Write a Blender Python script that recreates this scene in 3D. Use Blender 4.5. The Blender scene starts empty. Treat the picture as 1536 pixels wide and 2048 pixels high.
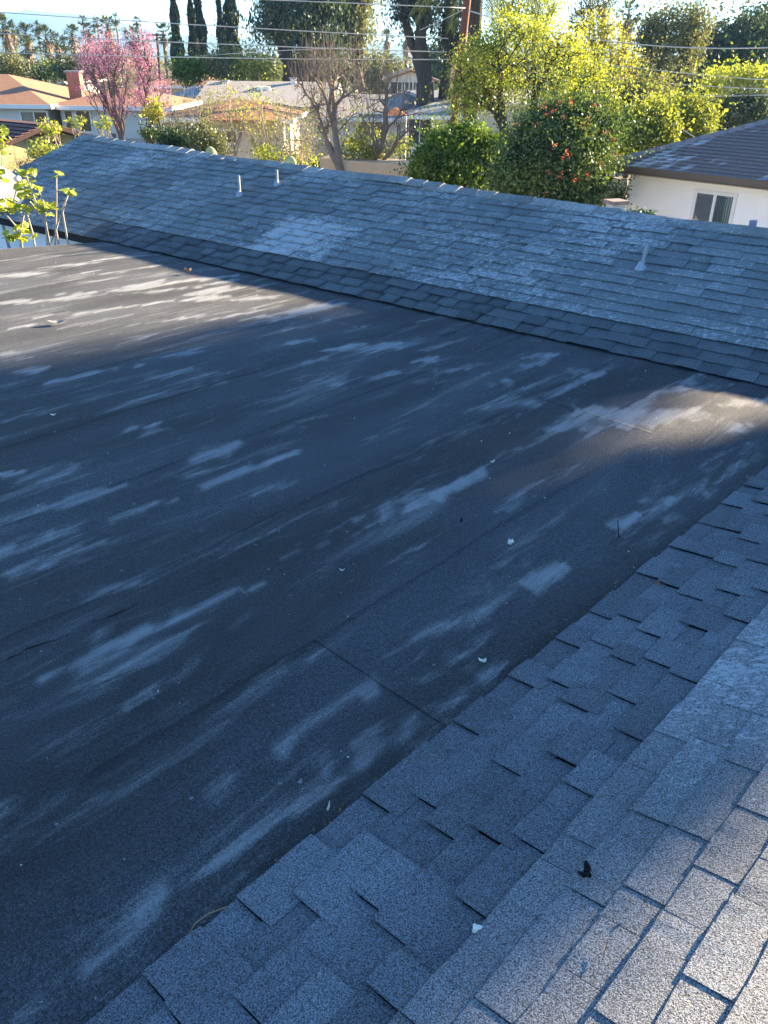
import bpy, bmesh, math, random
import numpy as np
from mathutils import Vector, Matrix

S = bpy.context.scene
COL = S.collection
random.seed(7)
RNG = np.random.default_rng(11)
R = math.radians

# ------------------------------------------------------------------ camera
CAM_Z = 4.85                      # eye above the yard level
FPX = 1600.0                      # focal length in pixels of the 1536x2048 frame
PITCH = math.atan(904 / 1600)
ROLL = R(.7)
Fv = Vector((0, math.cos(PITCH), -math.sin(PITCH)))
Uv = Vector((0, math.sin(PITCH), math.cos(PITCH)))
Rv = Vector((1, 0, 0))
Xc = Rv * math.cos(ROLL) + Uv * math.sin(ROLL)
Yc = -Rv * math.sin(ROLL) + Uv * math.cos(ROLL)
cam_d = bpy.data.cameras.new("camera")
cam_d.sensor_fit = 'VERTICAL'
cam_d.sensor_height = 36
cam_d.lens = FPX / 2048 * 36
cam_d.clip_start = .05
cam_d.clip_end = 20000
cam = bpy.data.objects.new("camera", cam_d)
COL.objects.link(cam)
m = Matrix((Xc, Yc, -Fv)).transposed().to_4x4()
m.translation = Vector((0, 0, CAM_Z))
cam.matrix_world = m
S.camera = cam
C0 = Vector((0, 0, CAM_Z))

# ------------------------------------------------------------------ light
SUN_AZ = 33.0                     # plan angle of the sun from +X
SUN_EL = 15.8
w = bpy.data.worlds.new("World")
S.world = w
w.use_nodes = True
nt = w.node_tree
nt.nodes.clear()
sky = nt.nodes.new('ShaderNodeTexSky')
sky.sky_type = 'NISHITA'
sky.sun_disc = False
sky.sun_elevation = R(SUN_EL)
sky.sun_rotation = R(90 - SUN_AZ)
sky.air_density = 1.0
sky.dust_density = .05
sky.ozone_density = 5.4
bg = nt.nodes.new('ShaderNodeBackground')
bg.inputs[1].default_value = .05
out = nt.nodes.new('ShaderNodeOutputWorld')
nt.links.new(sky.outputs[0], bg.inputs[0])
nt.links.new(bg.outputs[0], out.inputs[0])
SD = Vector((math.cos(R(SUN_AZ)) * math.cos(R(SUN_EL)), math.sin(R(SUN_AZ)) * math.cos(R(SUN_EL)), math.sin(R(SUN_EL))))
sl = bpy.data.lights.new("sun", 'SUN')
sl.energy = 5.0
sl.angle = R(.8)
sl.color = (1, .77, .50)
so = bpy.data.objects.new("sun", sl)
so.rotation_euler = (-SD).to_track_quat('-Z', 'Y').to_euler()
so.location = SD * 60
COL.objects.link(so)
S.view_settings.view_transform = 'Standard'
S.view_settings.look = 'None'
S.view_settings.gamma = 1
S.view_settings.exposure = 3.18
S.cycles.max_bounces = 6
S.cycles.diffuse_bounces = 3
S.cycles.transmission_bounces = 4
S.cycles.transparent_max_bounces = 8
S.cycles.volume_bounces = 0
S.cycles.sample_clamp_indirect = 6

# ------------------------------------------------------------------ helpers
def ray(px, py):
    u = (px - 768) / FPX
    v = (1024 - py) / FPX
    return Fv + Xc * u + Yc * v

def W(px, py, D):
    """world point seen at photo pixel (px, py) at forward distance D"""
    d = ray(px, py)
    return C0 + d * (D / d.y)

def on_plane(px, py, p0, n):
    d = ray(px, py)
    return C0 + d * ((p0 - C0).dot(n) / d.dot(n))

def tag(o, label=None, cat=None, group=None, kind=None):
    if label: o['label'] = label
    if cat: o['category'] = cat
    if group: o['group'] = group
    if kind: o['kind'] = kind
    return o

def empty(name, loc=(0, 0, 0), parent=None, **k):
    o = bpy.data.objects.new(name, None)
    o.empty_display_size = .1
    o.location = loc
    COL.objects.link(o)
    if parent: o.parent = parent
    bpy_mw[o.name] = Vector(loc) + (bpy_mw.get(parent.name, Vector()) if parent else Vector())
    return tag(o, **k)
bpy_mw = {}

def link(name, me, mat=None, parent=None, loc=None):
    """verts given in world space unless loc is given; parents are unrotated empties or meshes at the origin"""
    if mat is not None and len(me.materials) == 0:
        for mm in (mat if isinstance(mat, (list, tuple)) else [mat]):
            me.materials.append(mm)
    o = bpy.data.objects.new(name, me)
    COL.objects.link(o)
    if parent is not None:
        o.parent = parent
        off = bpy_mw.get(parent.name, Vector())
        o.location = (Vector(loc) if loc is not None else Vector()) - off
        bpy_mw[o.name] = Vector(loc) if loc is not None else Vector()
    elif loc is not None:
        o.location = loc
        bpy_mw[o.name] = Vector(loc)
    return o

def mesh_np(name, V, F, smooth=False, mi=None):
    """V (n,3), F (m,k) equal sided faces"""
    V = np.asarray(V, dtype=np.float32); F = np.asarray(F, dtype=np.int32)
    me = bpy.data.meshes.new(name)
    me.vertices.add(len(V)); me.vertices.foreach_set('co', V.ravel())
    k = F.shape[1]
    me.loops.add(F.size); me.loops.foreach_set('vertex_index', F.ravel())
    me.polygons.add(len(F)); me.polygons.foreach_set('loop_start', np.arange(0, F.size, k, dtype=np.int32))
    me.polygons.foreach_set('loop_total', np.full(len(F), k, dtype=np.int32))
    if smooth: me.polygons.foreach_set('use_smooth', np.ones(len(F), dtype=bool))
    if mi is not None: me.polygons.foreach_set('material_index', np.asarray(mi, dtype=np.int32))
    me.update(); me.validate()
    return me

class MB:
    """collects shapes into one mesh"""
    def __init__(s): s.v = []; s.f = []
    def poly(s, pts):
        n = len(s.v); s.v += [tuple(p) for p in pts]; s.f.append(tuple(range(n, n + len(pts)))); return s
    def box(s, c, size, rz=0):
        c = Vector(c); x, y, z = [a / 2 for a in size]; M = Matrix.Rotation(rz, 3, 'Z'); n = len(s.v)
        for sx, sy, sz in ((-1,-1,-1),(1,-1,-1),(1,1,-1),(-1,1,-1),(-1,-1,1),(1,-1,1),(1,1,1),(-1,1,1)):
            s.v.append(tuple(c + M @ Vector((sx*x, sy*y, sz*z))))
        s.f += [tuple(n+i for i in q) for q in ((3,2,1,0),(4,5,6,7),(0,1,5,4),(1,2,6,5),(2,3,7,6),(3,0,4,7))]; return s
    def slab(s, pts, th, n=None):
        """polygon pts extruded by -n*th"""
        pts = [Vector(p) for p in pts]
        if n is None:
            n = (pts[1]-pts[0]).cross(pts[2]-pts[1]).normalized()
            if n.z < 0: n = -n
        k = len(pts); b = len(s.v)
        s.v += [tuple(p) for p in pts] + [tuple(p - n*th) for p in pts]
        s.f.append(tuple(b+i for i in range(k))); s.f.append(tuple(b+k+i for i in reversed(range(k))))
        for i in range(k):
            j = (i+1) % k; s.f.append((b+i, b+k+i, b+k+j, b+j))
        return s
    def tube(s, pts, r, k=6, cap=True):
        pts = [Vector(p) for p in pts]; rr = r if isinstance(r, (list, tuple)) else [r]*len(pts); base = len(s.v)
        for i, p in enumerate(pts):
            d = (pts[min(i+1, len(pts)-1)] - pts[max(i-1, 0)]).normalized()
            a = d.cross(Vector((0, 0, 1)) if abs(d.z) < .9 else Vector((1, 0, 0))).normalized(); c = d.cross(a)
            for q in range(k):
                t = q*2*math.pi/k; s.v.append(tuple(p + (a*math.cos(t) + c*math.sin(t))*rr[i]))
        for i in range(len(pts)-1):
            for q in range(k):
                q2 = (q+1) % k; s.f.append((base+i*k+q, base+i*k+q2, base+(i+1)*k+q2, base+(i+1)*k+q))
        if cap:
            s.f.append(tuple(base+q for q in reversed(range(k)))); s.f.append(tuple(base+(len(pts)-1)*k+q for q in range(k)))
        return s
    def mesh(s, name, smooth=False):
        me = bpy.data.meshes.new(name); me.from_pydata(s.v, [], s.f); me.update()
        if smooth: me.polygons.foreach_set('use_smooth', [True]*len(me.polygons))
        return me
    def build(s, name, mat, parent=None, smooth=False, bevel=0):
        me = s.mesh(name, smooth)
        bm = bmesh.new(); bm.from_mesh(me); bmesh.ops.recalc_face_normals(bm, faces=bm.faces)
        if bevel: bmesh.ops.bevel(bm, geom=bm.edges[:], offset=bevel, segments=1, affect='EDGES')
        bm.to_mesh(me); bm.free()
        return link(name, me, mat, parent, loc=(0, 0, 0) if parent is not None else None)

# ------------------------------------------------------------------ materials
class NM:
    def __init__(s, name):
        s.m = bpy.data.materials.new(name); s.m.use_nodes = True; s.t = s.m.node_tree; s.t.nodes.clear()
        s.out = s.n('OutputMaterial')
    def n(s, typ, **k):
        nd = s.t.nodes.new('ShaderNode' + typ)
        for a, b in k.items(): setattr(nd, a, b)
        return nd
    def l(s, a, b): s.t.links.new(a, b)
    def val(s, sock, v):
        if isinstance(v, bpy.types.NodeSocket): s.l(v, sock)
        else: sock.default_value = v
    def math(s, op, a, b=None, c=None, clamp=False):
        nd = s.n('Math', operation=op); nd.use_clamp = clamp; s.val(nd.inputs[0], a)
        if b is not None: s.val(nd.inputs[1], b)
        if c is not None: s.val(nd.inputs[2], c)
        return nd.outputs[0]
    def mix(s, f, a, b, mode='MIX'):
        nd = s.n('Mix', data_type='RGBA', blend_type=mode); s.val(nd.inputs[0], f)
        for i, v in ((6, a), (7, b)):
            s.val(nd.inputs[i], (*v, 1) if isinstance(v, tuple) and len(v) == 3 else v)
        return nd.outputs[2]
    def pos(s): return s.n('NewGeometry').outputs['Position']
    def mapping(s, vec, rot=(0, 0, 0), sc=(1, 1, 1)):
        nd = s.n('Mapping'); s.l(vec, nd.inputs[0]); nd.inputs['Rotation'].default_value = rot; nd.inputs['Scale'].default_value = sc
        return nd.outputs[0]
    def noise(s, vec, scale, detail=3, rough=.55, dist=0, col=False):
        nd = s.n('TexNoise'); s.l(vec, nd.inputs['Vector']); nd.inputs['Scale'].default_value = scale
        nd.inputs['Detail'].default_value = detail; nd.inputs['Roughness'].default_value = rough; nd.inputs['Distortion'].default_value = dist
        return nd.outputs[1 if col else 0]
    def ramp(s, f, stops):
        nd = s.n('ValToRGB'); s.val(nd.inputs[0], f); e = nd.color_ramp.elements
        while len(e) > 1: e.remove(e[-1])
        for i, (p, c) in enumerate(stops):
            x = e[0] if i == 0 else e.new(p)
            x.position = p; x.color = (*c, 1) if isinstance(c, tuple) else (c, c, c, 1)
        return nd.outputs[0]
    def smooth(s, f, a, b):
        nd = s.n('MapRange', interpolation_type='SMOOTHSTEP'); s.val(nd.inputs[0], f); nd.inputs[1].default_value = a; nd.inputs[2].default_value = b
        return nd.outputs[0]
    def rnd(s):
        """random number per loose piece and per object"""
        a = s.n('NewGeometry').outputs['Random Per Island']; b = s.n('ObjectInfo').outputs['Random']
        return s.math('FRACT', s.math('ADD', a, b))
    def bump(s, h, strength=.3, dist=.01):
        nd = s.n('Bump'); s.l(h, nd.inputs['Height']); nd.inputs['Strength'].default_value = strength; nd.inputs['Distance'].default_value = dist
        return nd.outputs[0]
    def bsdf(s, col, rough=.8, nrm=None, metal=0, spec=.3, **k):
        nd = s.n('BsdfPrincipled'); s.val(nd.inputs['Base Color'], (*col, 1) if isinstance(col, tuple) and len(col) == 3 else col)
        s.val(nd.inputs['Roughness'], rough); nd.inputs['Metallic'].default_value = metal; nd.inputs['Specular IOR Level'].default_value = spec
        if nrm is not None: s.l(nrm, nd.inputs['Normal'])
        s.l(nd.outputs[0], s.out.inputs[0]); return nd

def simple(name, col, rough=.8, var=.25, scale=3, metal=0, spec=.3, bump=0, bscale=40):
    M = NM(name); p = M.pos()
    n = M.noise(p, scale, 5, .6)
    f = M.math('MULTIPLY_ADD', n, 2*var, 1 - var)
    c = M.mix(1, (*col, 1), M.mix(f, (0, 0, 0), (1, 1, 1)), 'MULTIPLY')
    hs = M.n('HueSaturation'); M.l(c, hs.inputs['Color'])
    hs.inputs['Color'].default_value = (*col, 1); M.t.links.remove(hs.inputs['Color'].links[0]); M.val(hs.inputs['Value'], f)
    nr = M.bump(M.noise(p, bscale, 4), bump, .01) if bump else None
    M.bsdf(hs.outputs[0], rough, nr, metal, spec)
    return M.m

def shingle_mat(name, base, tintv=.35, lichen=.5, thr=.56, blotch=True, bs=19):
    """mineral granules, per piece tint, white bloom in patches"""
    M = NM(name); p = M.pos()
    r = M.rnd()
    g1 = M.noise(p, 230, 2, .8)
    g2 = M.noise(p, 60, 3, .7)
    big = M.noise(p, 1.1, 4, .6)
    v = M.math('MULTIPLY_ADD', r, 2*tintv, 1 - tintv)
    v = M.math('MULTIPLY', v, M.math('MULTIPLY_ADD', M.smooth(g1, .35, .65), 1.5, .3))
    v = M.math('MULTIPLY', v, M.math('MULTIPLY_ADD', big, .8, .6))
    v = M.math('MULTIPLY', v, M.math('MULTIPLY_ADD', g2, .6, .7))
    hs = M.n('HueSaturation'); hs.inputs['Color'].default_value = (*base, 1); M.val(hs.inputs['Value'], v)
    col = hs.outputs[0]
    # bloom: crusts along upper parts of tabs
    a = M.noise(M.mapping(p, (0, 0, R(38)), (1, 1.7, 1.5)), bs, 9, .74, .5)
    reg = M.noise(p, .55, 3, .6)
    th = M.math('MULTIPLY_ADD', reg, -.42, thr + .20)
    th = M.math('MULTIPLY_ADD', r, -.05, th)
    d = M.math('SUBTRACT', a, th)
    if blotch:
        c = (W(590, 490, 10.2)); c = on_plane(590, 492, FAR_P, FAR_N)
        sb = M.n('VectorMath', operation='SUBTRACT'); M.l(p, sb.inputs[0]); sb.inputs[1].default_value = c
        mp = M.mapping(sb.outputs[0], (0, 0, 0), (1, 1, 1))
        dt = M.n('VectorMath', operation='DOT_PRODUCT'); M.l(sb.outputs[0], dt.inputs[0]); dt.inputs[1].default_value = FAR_T
        dq = M.n('VectorMath', operation='DOT_PRODUCT'); M.l(sb.outputs[0], dq.inputs[0]); dq.inputs[1].default_value = FAR_Q
        e = M.math('MAXIMUM', M.math('DIVIDE', M.math('ABSOLUTE', dt.outputs['Value']), .62), M.math('DIVIDE', M.math('ABSOLUTE', dq.outputs['Value']), .62))
        e = M.math('MULTIPLY_ADD', M.math('SUBTRACT', 1, M.smooth(e, .75, 1.05)), .13, 0)
        d = M.math('ADD', d, e)
    mask = M.smooth(d, 0, .055)
    mask = M.math('MULTIPLY', mask, M.math('MULTIPLY_ADD', M.smooth(g1, .35, .6), .55, .45))
    mask = M.math('MULTIPLY', mask, lichen)
    col = M.mix(mask, col, (.66, .70, .74))
    # bright single granules
    sp = M.n('TexVoronoi'); M.l(p, sp.inputs['Vector']); sp.inputs['Scale'].default_value = 150
    s2 = M.smooth(sp.outputs['Color'], .93, .97)
    col = M.mix(M.math('MULTIPLY', s2, .35), col, (.6, .62, .65))
    h = M.math('MULTIPLY_ADD', g1, 1, M.math('MULTIPLY', g2, .8))
    M.bsdf(col, .88, M.bump(h, 1.0, .014), 0, .25)
    return M.m

def leaf_mat(name, a, b, trans=.45, rough=.5):
    M = NM(name); r = M.rnd(); p = M.pos()
    n = M.smooth(M.noise(p, 1.7, 3), .34, .66)
    f = M.math('MULTIPLY_ADD', n, .62, M.math('MULTIPLY_ADD', r, .55, -.2), clamp=True)
    c = M.mix(f, a, b)
    d = M.n('BsdfDiffuse'); M.l(c, d.inputs[0])
    t = M.n('BsdfTranslucent'); M.l(M.mix(1, c, (1.25, 1.15, .5), 'MULTIPLY'), t.inputs[0])
    g = M.n('BsdfGlossy'); g.inputs['Roughness'].default_value = rough; g.inputs[0].default_value = (.6, .65, .7, 1)
    m1 = M.n('MixShader'); m1.inputs[0].default_value = trans; M.l(d.outputs[0], m1.inputs[1]); M.l(t.outputs[0], m1.inputs[2])
    m2 = M.n('MixShader'); m2.inputs[0].default_value = .05; M.l(m1.outputs[0], m2.inputs[1]); M.l(g.outputs[0], m2.inputs[2])
    M.l(m2.outputs[0], M.out.inputs[0])
    return M.m

# ------------------------------------------------------------------ roof frame
H = 2.1                                            # camera above the flat roof
ZF = CAM_Z - H
UP = Vector((0, 0, 1))
FL = Vector((0, 0, ZF))
def onflat(px, py): return on_plane(px, py, FL, UP)
N1, N2 = onflat(180, 2048), onflat(1536, 935)      # foot of the near slope
J1, J2 = onflat(196, 480), onflat(1485, 764)       # foot of the far slope
def slope_frame(a, b, s, side):
    t = (b - a); t.z = 0; t.normalize(); q = UP.cross(t)
    if q.dot(Vector(side)) < 0: q = -q
    u = Vector((q.x, q.y, s)).normalized()         # up the slope
    n = t.cross(u).normalized()
    if n.z < 0: n = -n
    return t, u, n
NEAR_T, NEAR_U1, NEAR_N1 = slope_frame(N1, N2, .20, (.7, -.7, 0))
FAR_T, FAR_U, FAR_N = slope_frame(J1, J2, .33, (.7, .7, 0))
FAR_P, FAR_Q = J1, FAR_U
EXP = .146

M_far = shingle_mat('shingle_weathered', (.215, .25, .265), .13, .95, .578)
M_far_strip = shingle_mat('shingle_dark', (.115, .135, .15), .22, .25, .74, False)
M_near_strip = shingle_mat('shingle_dark_near', (.16, .18, .205), .22, .35, .72, False)
M_near = shingle_mat('shingle_pale_near', (.245, .265, .285), .13, .8, .615, False, 30)
M_under = simple('roof_felt', (.02, .022, .026), .95)
M_white = simple('white_paint', (.72, .72, .70), .6, .08, 2)
M_stucco = simple('cream_stucco', (.84, .835, .82), .95, .08, 1.5, bump=.6, bscale=60)

# ------------------------------------------------------------------ setting: ground, hills
def ground():
    M = NM('ground'); p = M.pos()
    n = M.noise(p, .12, 6, .6); n2 = M.noise(p, 2.5, 5, .7)
    c = M.ramp(n, [(.38, (.055, .075, .025)), (.5, (.20, .16, .10)), (.6, (.30, .24, .17))])
    c = M.mix(M.math('MULTIPLY', n2, .6), c, (.10, .10, .045))
    M.bsdf(c, .95, M.bump(n2, .5, .03))
    nseg = 48; V = [(0, 60, 0)]; F = []
    for r in (100, 300, 900, 7000):
        for i in range(nseg):
            a = i*2*math.pi/nseg; V.append((r*math.cos(a), 60 + r*math.sin(a), 0))
    for i in range(nseg):
        F.append((0, 1+i, 1+(i+1) % nseg))
        for k in range(3):
            b = 1 + k*nseg; F.append((b+i, b+nseg+i, b+nseg+(i+1) % nseg, b+(i+1) % nseg))
    me = bpy.data.meshes.new('ground'); me.from_pydata(V, [], F); me.update()
    tag(link('ground', me, M.m), label='dry yard ground of tan earth and grass', kind='structure')
ground()

def hills(name, prof, D, mat, label, depth=500, rough=.03):
    """a range whose skyline passes the photo points prof [(px, py)...]"""
    xs = np.linspace(-900, 2500, 90); ys = np.interp(xs, [a for a, b in prof], [b for a, b in prof])
    g = np.random.default_rng(int(D)); rows = 14; V = []
    nz = np.cumsum(g.normal(0, 1, 90)); nz = (nz - nz.mean())/max(1, np.abs(nz).max())
    for j in range(rows):
        t = j/(rows-1)                           # 0 foot towards us, .6 crest, 1 far foot
        prf = math.sin(min(t/.6, 1)*math.pi/2) if t < .6 else math.cos((t-.6)/.4*math.pi/2)
        for i in range(90):
            top = W(xs[i], ys[i] + nz[i]*1.5, D)
            fx = 1 + (t - .6)*depth/D
            z = top.z*prf*(1 if .55 < t < .65 else 1 + g.normal(0, rough)*2) + (-2 if t in (0, 1) else 0)
            V.append((top.x*fx, top.y*fx + g.normal(0, 1)*depth*.02, min(z, top.z) if abs(t-.6) > .05 else top.z))
    F = [(j*90+i, j*90+i+1, (j+1)*90+i+1, (j+1)*90+i) for j in range(rows-1) for i in range(89)]
    tag(link(name, mesh_np(name, V, F, True), mat), label=label, kind='structure')
M_hill = simple('hill_scrub', (.065, .085, .06), .95, .3, .004)
hills('mountains', [(-900, 60), (0, 27), (40, 22), (75, 25), (105, 21), (150, 28), (185, 35), (240, 47), (330, 66), (600, 84), (1000, 92), (1230, 84), (1330, 70), (1536, 66), (2500, 60)], 2900, M_hill, 'blue hazy mountain range along the horizon', 900)
hills('foothills', [(-900, 92), (0, 84), (250, 92), (700, 101), (1240, 108), (1536, 100), (2500, 92)], 1700, M_hill, 'low hills in front of the mountain range', 400)

# ------------------------------------------------------------------ our house
house = empty('house', (0, 0, 0), label='low house in the foreground with a dark flat roof between two grey shingle slopes', cat='house')

# -- shingles ---------------------------------------------------------
def shingle_proto(k, flip=0):
    """unit slab: x 0..1 along the course, y 0..1.28 exposures up the slope, z in metres"""
    g = random.Random(k); nx, ny = 3, 2; V = []; th = .005
    xs = [0, .33, .67, 1]; ys = [0, .5, 1.3]
    edge = [g.uniform(-.02, .02) for _ in xs]; lf = [abs(g.gauss(0, .0022)) for _ in xs]
    top = []
    for j, y in enumerate(ys):
        for i, x in enumerate(xs):
            z = .0082*(1 - y) + (lf[i] if j == 0 else lf[i]*.3 if j == 1 else 0)
            top.append((x + (g.uniform(-.006, .006) if i in (0, 3) else 0), y + (edge[i] if j == 0 else 0), z))
    V = top + [(x, y, z - th) for x, y, z in top]
    F = []; n = 4
    for j in range(2):
        for i in range(3): F.append((j*n+i, j*n+i+1, (j+1)*n+i+1, (j+1)*n+i))
    o = 12; F2 = []
    for a, b in ((0,1),(1,2),(2,3),(3,7),(7,11),(8,4),(4,0)): F2.append((a, o+a, o+b, b))
    return V, F + F2
PROTO = [shingle_proto(k) for k in range(8)]
proto_me = {}
def proto_mesh(k, mat):
    key = (k, mat.name)
    if key not in proto_me:
        V, F = PROTO[k]; me = bpy.data.meshes.new('shingle'); me.from_pydata(V, [], F); me.update()
        bm = bmesh.new(); bm.from_mesh(me); bmesh.ops.recalc_face_normals(bm, faces=bm.faces)
        top = max(bm.faces, key=lambda f: f.calc_area())
        if top.normal.z < 0: bmesh.ops.reverse_faces(bm, faces=bm.faces)
        bm.to_mesh(me); bm.free(); me.materials.append(mat); proto_me[key] = me
    return proto_me[key]

pieces = []       # (size in picture, slope name, matrix, proto, material)
cam_inv = cam.matrix_world.inverted()
def project(p):
    q = cam_inv @ p
    if q.z > -.05: return None
    return (768 + q.x/-q.z*FPX, 1024 - q.y/-q.z*FPX, -q.z)
def lay_course(slope, mat, o, t, u, n, wmin, wmax, a0, a1, seed, ok, liftp=.45, lift=.006, scale_y=EXP):
    """one course whose butt line starts at o; tabs along t"""
    g = random.Random(seed); x = a0
    last = False
    while x < a1:
        wd = g.uniform(wmin, wmax)
        if g.random() < .22: wd *= 1.5
        c = o + t*(x + wd/2) + u*scale_y*.5
        if ok(c):
            lf = lift*g.uniform(.7, 1.3) if (not last and g.random() < liftp*1.6) else g.uniform(0, .0012)
            last = lf > .003
            M = Matrix((t*(wd - .0015), u*scale_y, n)).transposed().to_4x4()
            M = M @ Matrix.Rotation(g.uniform(-.008, .008), 4, 'Z')
            M.translation = o + t*x + n*(lf + .001) + u*g.uniform(-.003, .003)
            s = project(c); size = 0
            if s and -60 < s[0] < 1600 and -60 < s[1] < 2110: size = abs(n.dot((C0 - c).normalized()))*wd*scale_y/s[2]**2
            pieces.append((size, slope, M, g.randrange(8), mat))
        x += wd
# near slope: five dark courses, then the paler slope above a step
ST = .60                                           # width of the low strip along the slope
NO = N1
EN = .121
for k in range(5):
    o = NO + NEAR_U1*(k*EN) + NEAR_N1*.004
    lay_course('near', M_near_strip, o, NEAR_T, NEAR_U1, NEAR_N1, .10, .22, -1.6 + .07*(k % 2), 7.2, 40+k, lambda c: True, .62, .0105, EN)
nearU_T, nearU_U, nearU_N = slope_frame(N1, N2, .30, (.7, -.7, 0))
NS = NO + NEAR_U1*(5*EN) + NEAR_N1*.014      # butt line of the upper slope
for k in range(18):
    o = NS + nearU_U*(k*EN)
    lay_course('near', M_near, o, nearU_T, nearU_U, nearU_N, .10, .19, -1.6 + .1*(k % 3), 7.2, 80+k, lambda c: True, .5, .0038, EN)
# far slope
ridge_a, ridge_b = on_plane(165, 274, FAR_P, FAR_N), on_plane(1536, 466, FAR_P, FAR_N)
RD = (ridge_b - ridge_a); RD.normalize()
ridge_c = ridge_b + RD*5
rake_in = RD
ra_t = (ridge_a - FAR_P).dot(FAR_T)
rake0 = (on_plane(20, 347, FAR_P, FAR_N) - FAR_P).dot(FAR_T)
def below_ridge(c):
    d = c - ridge_a; s = d.dot(RD); perp = (d - RD*s).dot(FAR_U)
    return perp < -.055
def far_ok(c):
    return below_ridge(c) and (c - N1).dot(UP) > -5
for k in range(3):
    o = FAR_P + FAR_U*(k*EXP*.98) + FAR_N*.004
    lay_course('far', M_far_strip, o, FAR_T, FAR_U, FAR_N, .15, .27, -.35, 12.4, 140+k, far_ok, .6, .007)
    lay_course('far', M_far, o, FAR_T, FAR_U, FAR_N, .2, .36, ra_t, -.36, 240+k, far_ok, .3, .003)
for k in range(22):
    o = FAR_P + FAR_U*((k+3)*EXP*.98) + FAR_N*.011
    lay_course('far', M_far, o, FAR_T, FAR_U, FAR_N, .2, .36, ra_t - .03*(k % 2), 12.4, 160+k, far_ok, .4, .005)

def slope_base(name, pts, n, label):
    b = MB(); b.slab([p - n*.006 for p in pts], .10, n); o = b.build(name, M_under, house); o['label'] = label; return o
far_base = slope_base('shingle_roof', [FAR_P + FAR_T*ra_t, FAR_P + FAR_T*12.4, ridge_c, ridge_a], FAR_N, 'grey weathered shingle slope beyond the flat roof')
near_top = NS + nearU_U*2.4
near_base = slope_base('shingle_roof', [NS + nearU_U*.09 + nearU_T*-1.6, NS + nearU_U*.09 + nearU_T*7.2, near_top + nearU_T*7.2, near_top + nearU_T*-1.6], nearU_N, 'grey shingle slope in the near corner')
b = MB(); b.slab([p - NEAR_N1*.006 for p in (NO + NEAR_T*-1.6, NO + NEAR_T*7.2, NO + NEAR_U1*.69 + NEAR_T*7.2, NO + NEAR_U1*.69 + NEAR_T*-1.6)], .08, NEAR_N1); b.build('eave_board', M_under, house)

pieces.sort(key=lambda x: -x[0])
KEEP = 296
rest = {'near': [], 'far': []}
for i, (size, sl_, M, k, mat) in enumerate(pieces):
    if i < KEEP and size > 0:
        o = bpy.data.objects.new('shingle', proto_mesh(k, mat)); COL.objects.link(o)
        o.parent = near_base if sl_ == 'near' else far_base
        o.matrix_local = M
    else: rest[sl_].append((M, k, mat))
for sl_, L in rest.items():
    if not L: continue
    VV = []; FF = []; MI = []; mats = []
    for M, k, mat in L:
        V, F = PROTO[k]
        if mat not in mats: mats.append(mat)
        A = np.array(M)[:3]; P = np.c_[np.array(V), np.ones(len(V))] @ A.T
        n0 = sum(len(v) for v in VV) if False else (len(VV)*24)
        VV.append(P); FF.append(np.array(F) + n0); MI += [mats.index(mat)]*len(F)
    me = mesh_np('shingle', np.concatenate(VV), np.concatenate(FF), False, MI)
    bm = bmesh.new(); bm.from_mesh(me); bmesh.ops.recalc_face_normals(bm, faces=bm.faces); bm.to_mesh(me); bm.free()
    o = link('shingle', me, mats, near_base if sl_ == 'near' else far_base, loc=(0, 0, 0)); o['kind'] = 'stuff'

# ridge caps over the far ridge and back slope
back_dir = Vector((FAR_Q.x, FAR_Q.y, -.33)).normalized(); back_n = FAR_T.cross(back_dir).normalized(); back_n = back_n if back_n.z > 0 else -back_n
L = (ridge_c - ridge_a).length
b = MB(); b.slab([ridge_a, ridge_c, ridge_c + back_dir*3.3, ridge_a + back_dir*3.3], .10, back_n)
bs = b.build('rear_slope', M_far, house)
M_cap = shingle_mat('ridge_cap', (.28, .29, .28), .2, .6, .56, False)
capw = .14
cap = MB()
d1 = -FAR_U; d2 = back_dir
lo, hi = .004, .020
loc_pts = []
for z, s in ((hi, 0), (lo, .30)):
    loc_pts.append([Vector((s, 0, 0))])
def cap_mesh():
    ex = RD; V = []
    def sec(s, up):
        return [ex*s + d1*capw - Vector((0,0,-up-.012)), ex*s + Vector((0, 0, up + .02)), ex*s + d2*capw - Vector((0,0,-up-.012))]
    a = sec(0, .0); c = sec(.30, .006)
    a2 = [p - UP*.01 for p in a]; c2 = [p - UP*.014 for p in c]
    V = a + c + a2 + c2
    F = [(0,1,4,3),(1,2,5,4),(6,9,10,7),(7,10,11,8),(3,4,10,9),(4,5,11,10),(0,3,9,6),(2,8,11,5),(0,6,7,1),(1,7,8,2)]
    me = bpy.data.meshes.new('ridge_cap'); me.from_pydata([tuple(p) for p in V], [], F); me.update()
    bm = bmesh.new(); bm.from_mesh(me); bmesh.ops.recalc_face_normals(bm, faces=bm.faces); bm.to_mesh(me); bm.free()
    me.materials.append(M_cap); return me
cm = cap_mesh(); s = -.02
g = random.Random(3)
while s < L - .3:
    o = bpy.data.objects.new('ridge_cap', cm); COL.objects.link(o); o.parent = far_base
    sag = .012*math.sin(s*1.1) + .01*math.sin(s*2.7+1)
    o.location = ridge_a + RD*s + UP*(.014 + sag + g.uniform(-.0015, .0015)); o.rotation_euler = (g.uniform(-.02, .02), g.uniform(-.01, .01), g.uniform(-.01, .01))
    s += .255
# rake board and fascia of the gable end
M_fascia = simple('fascia_paint', (.30, .29, .27), .7, .15, 3)
b = MB(); e0 = FAR_P + FAR_T*(ra_t - .02); b.tube([e0 - UP*.07, ridge_a - RD*.02 - UP*.07, ridge_a - RD*.02 + back_dir*3.3 - UP*.07], .055, 4); b.build('rake_board', M_fascia, house)

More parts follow.
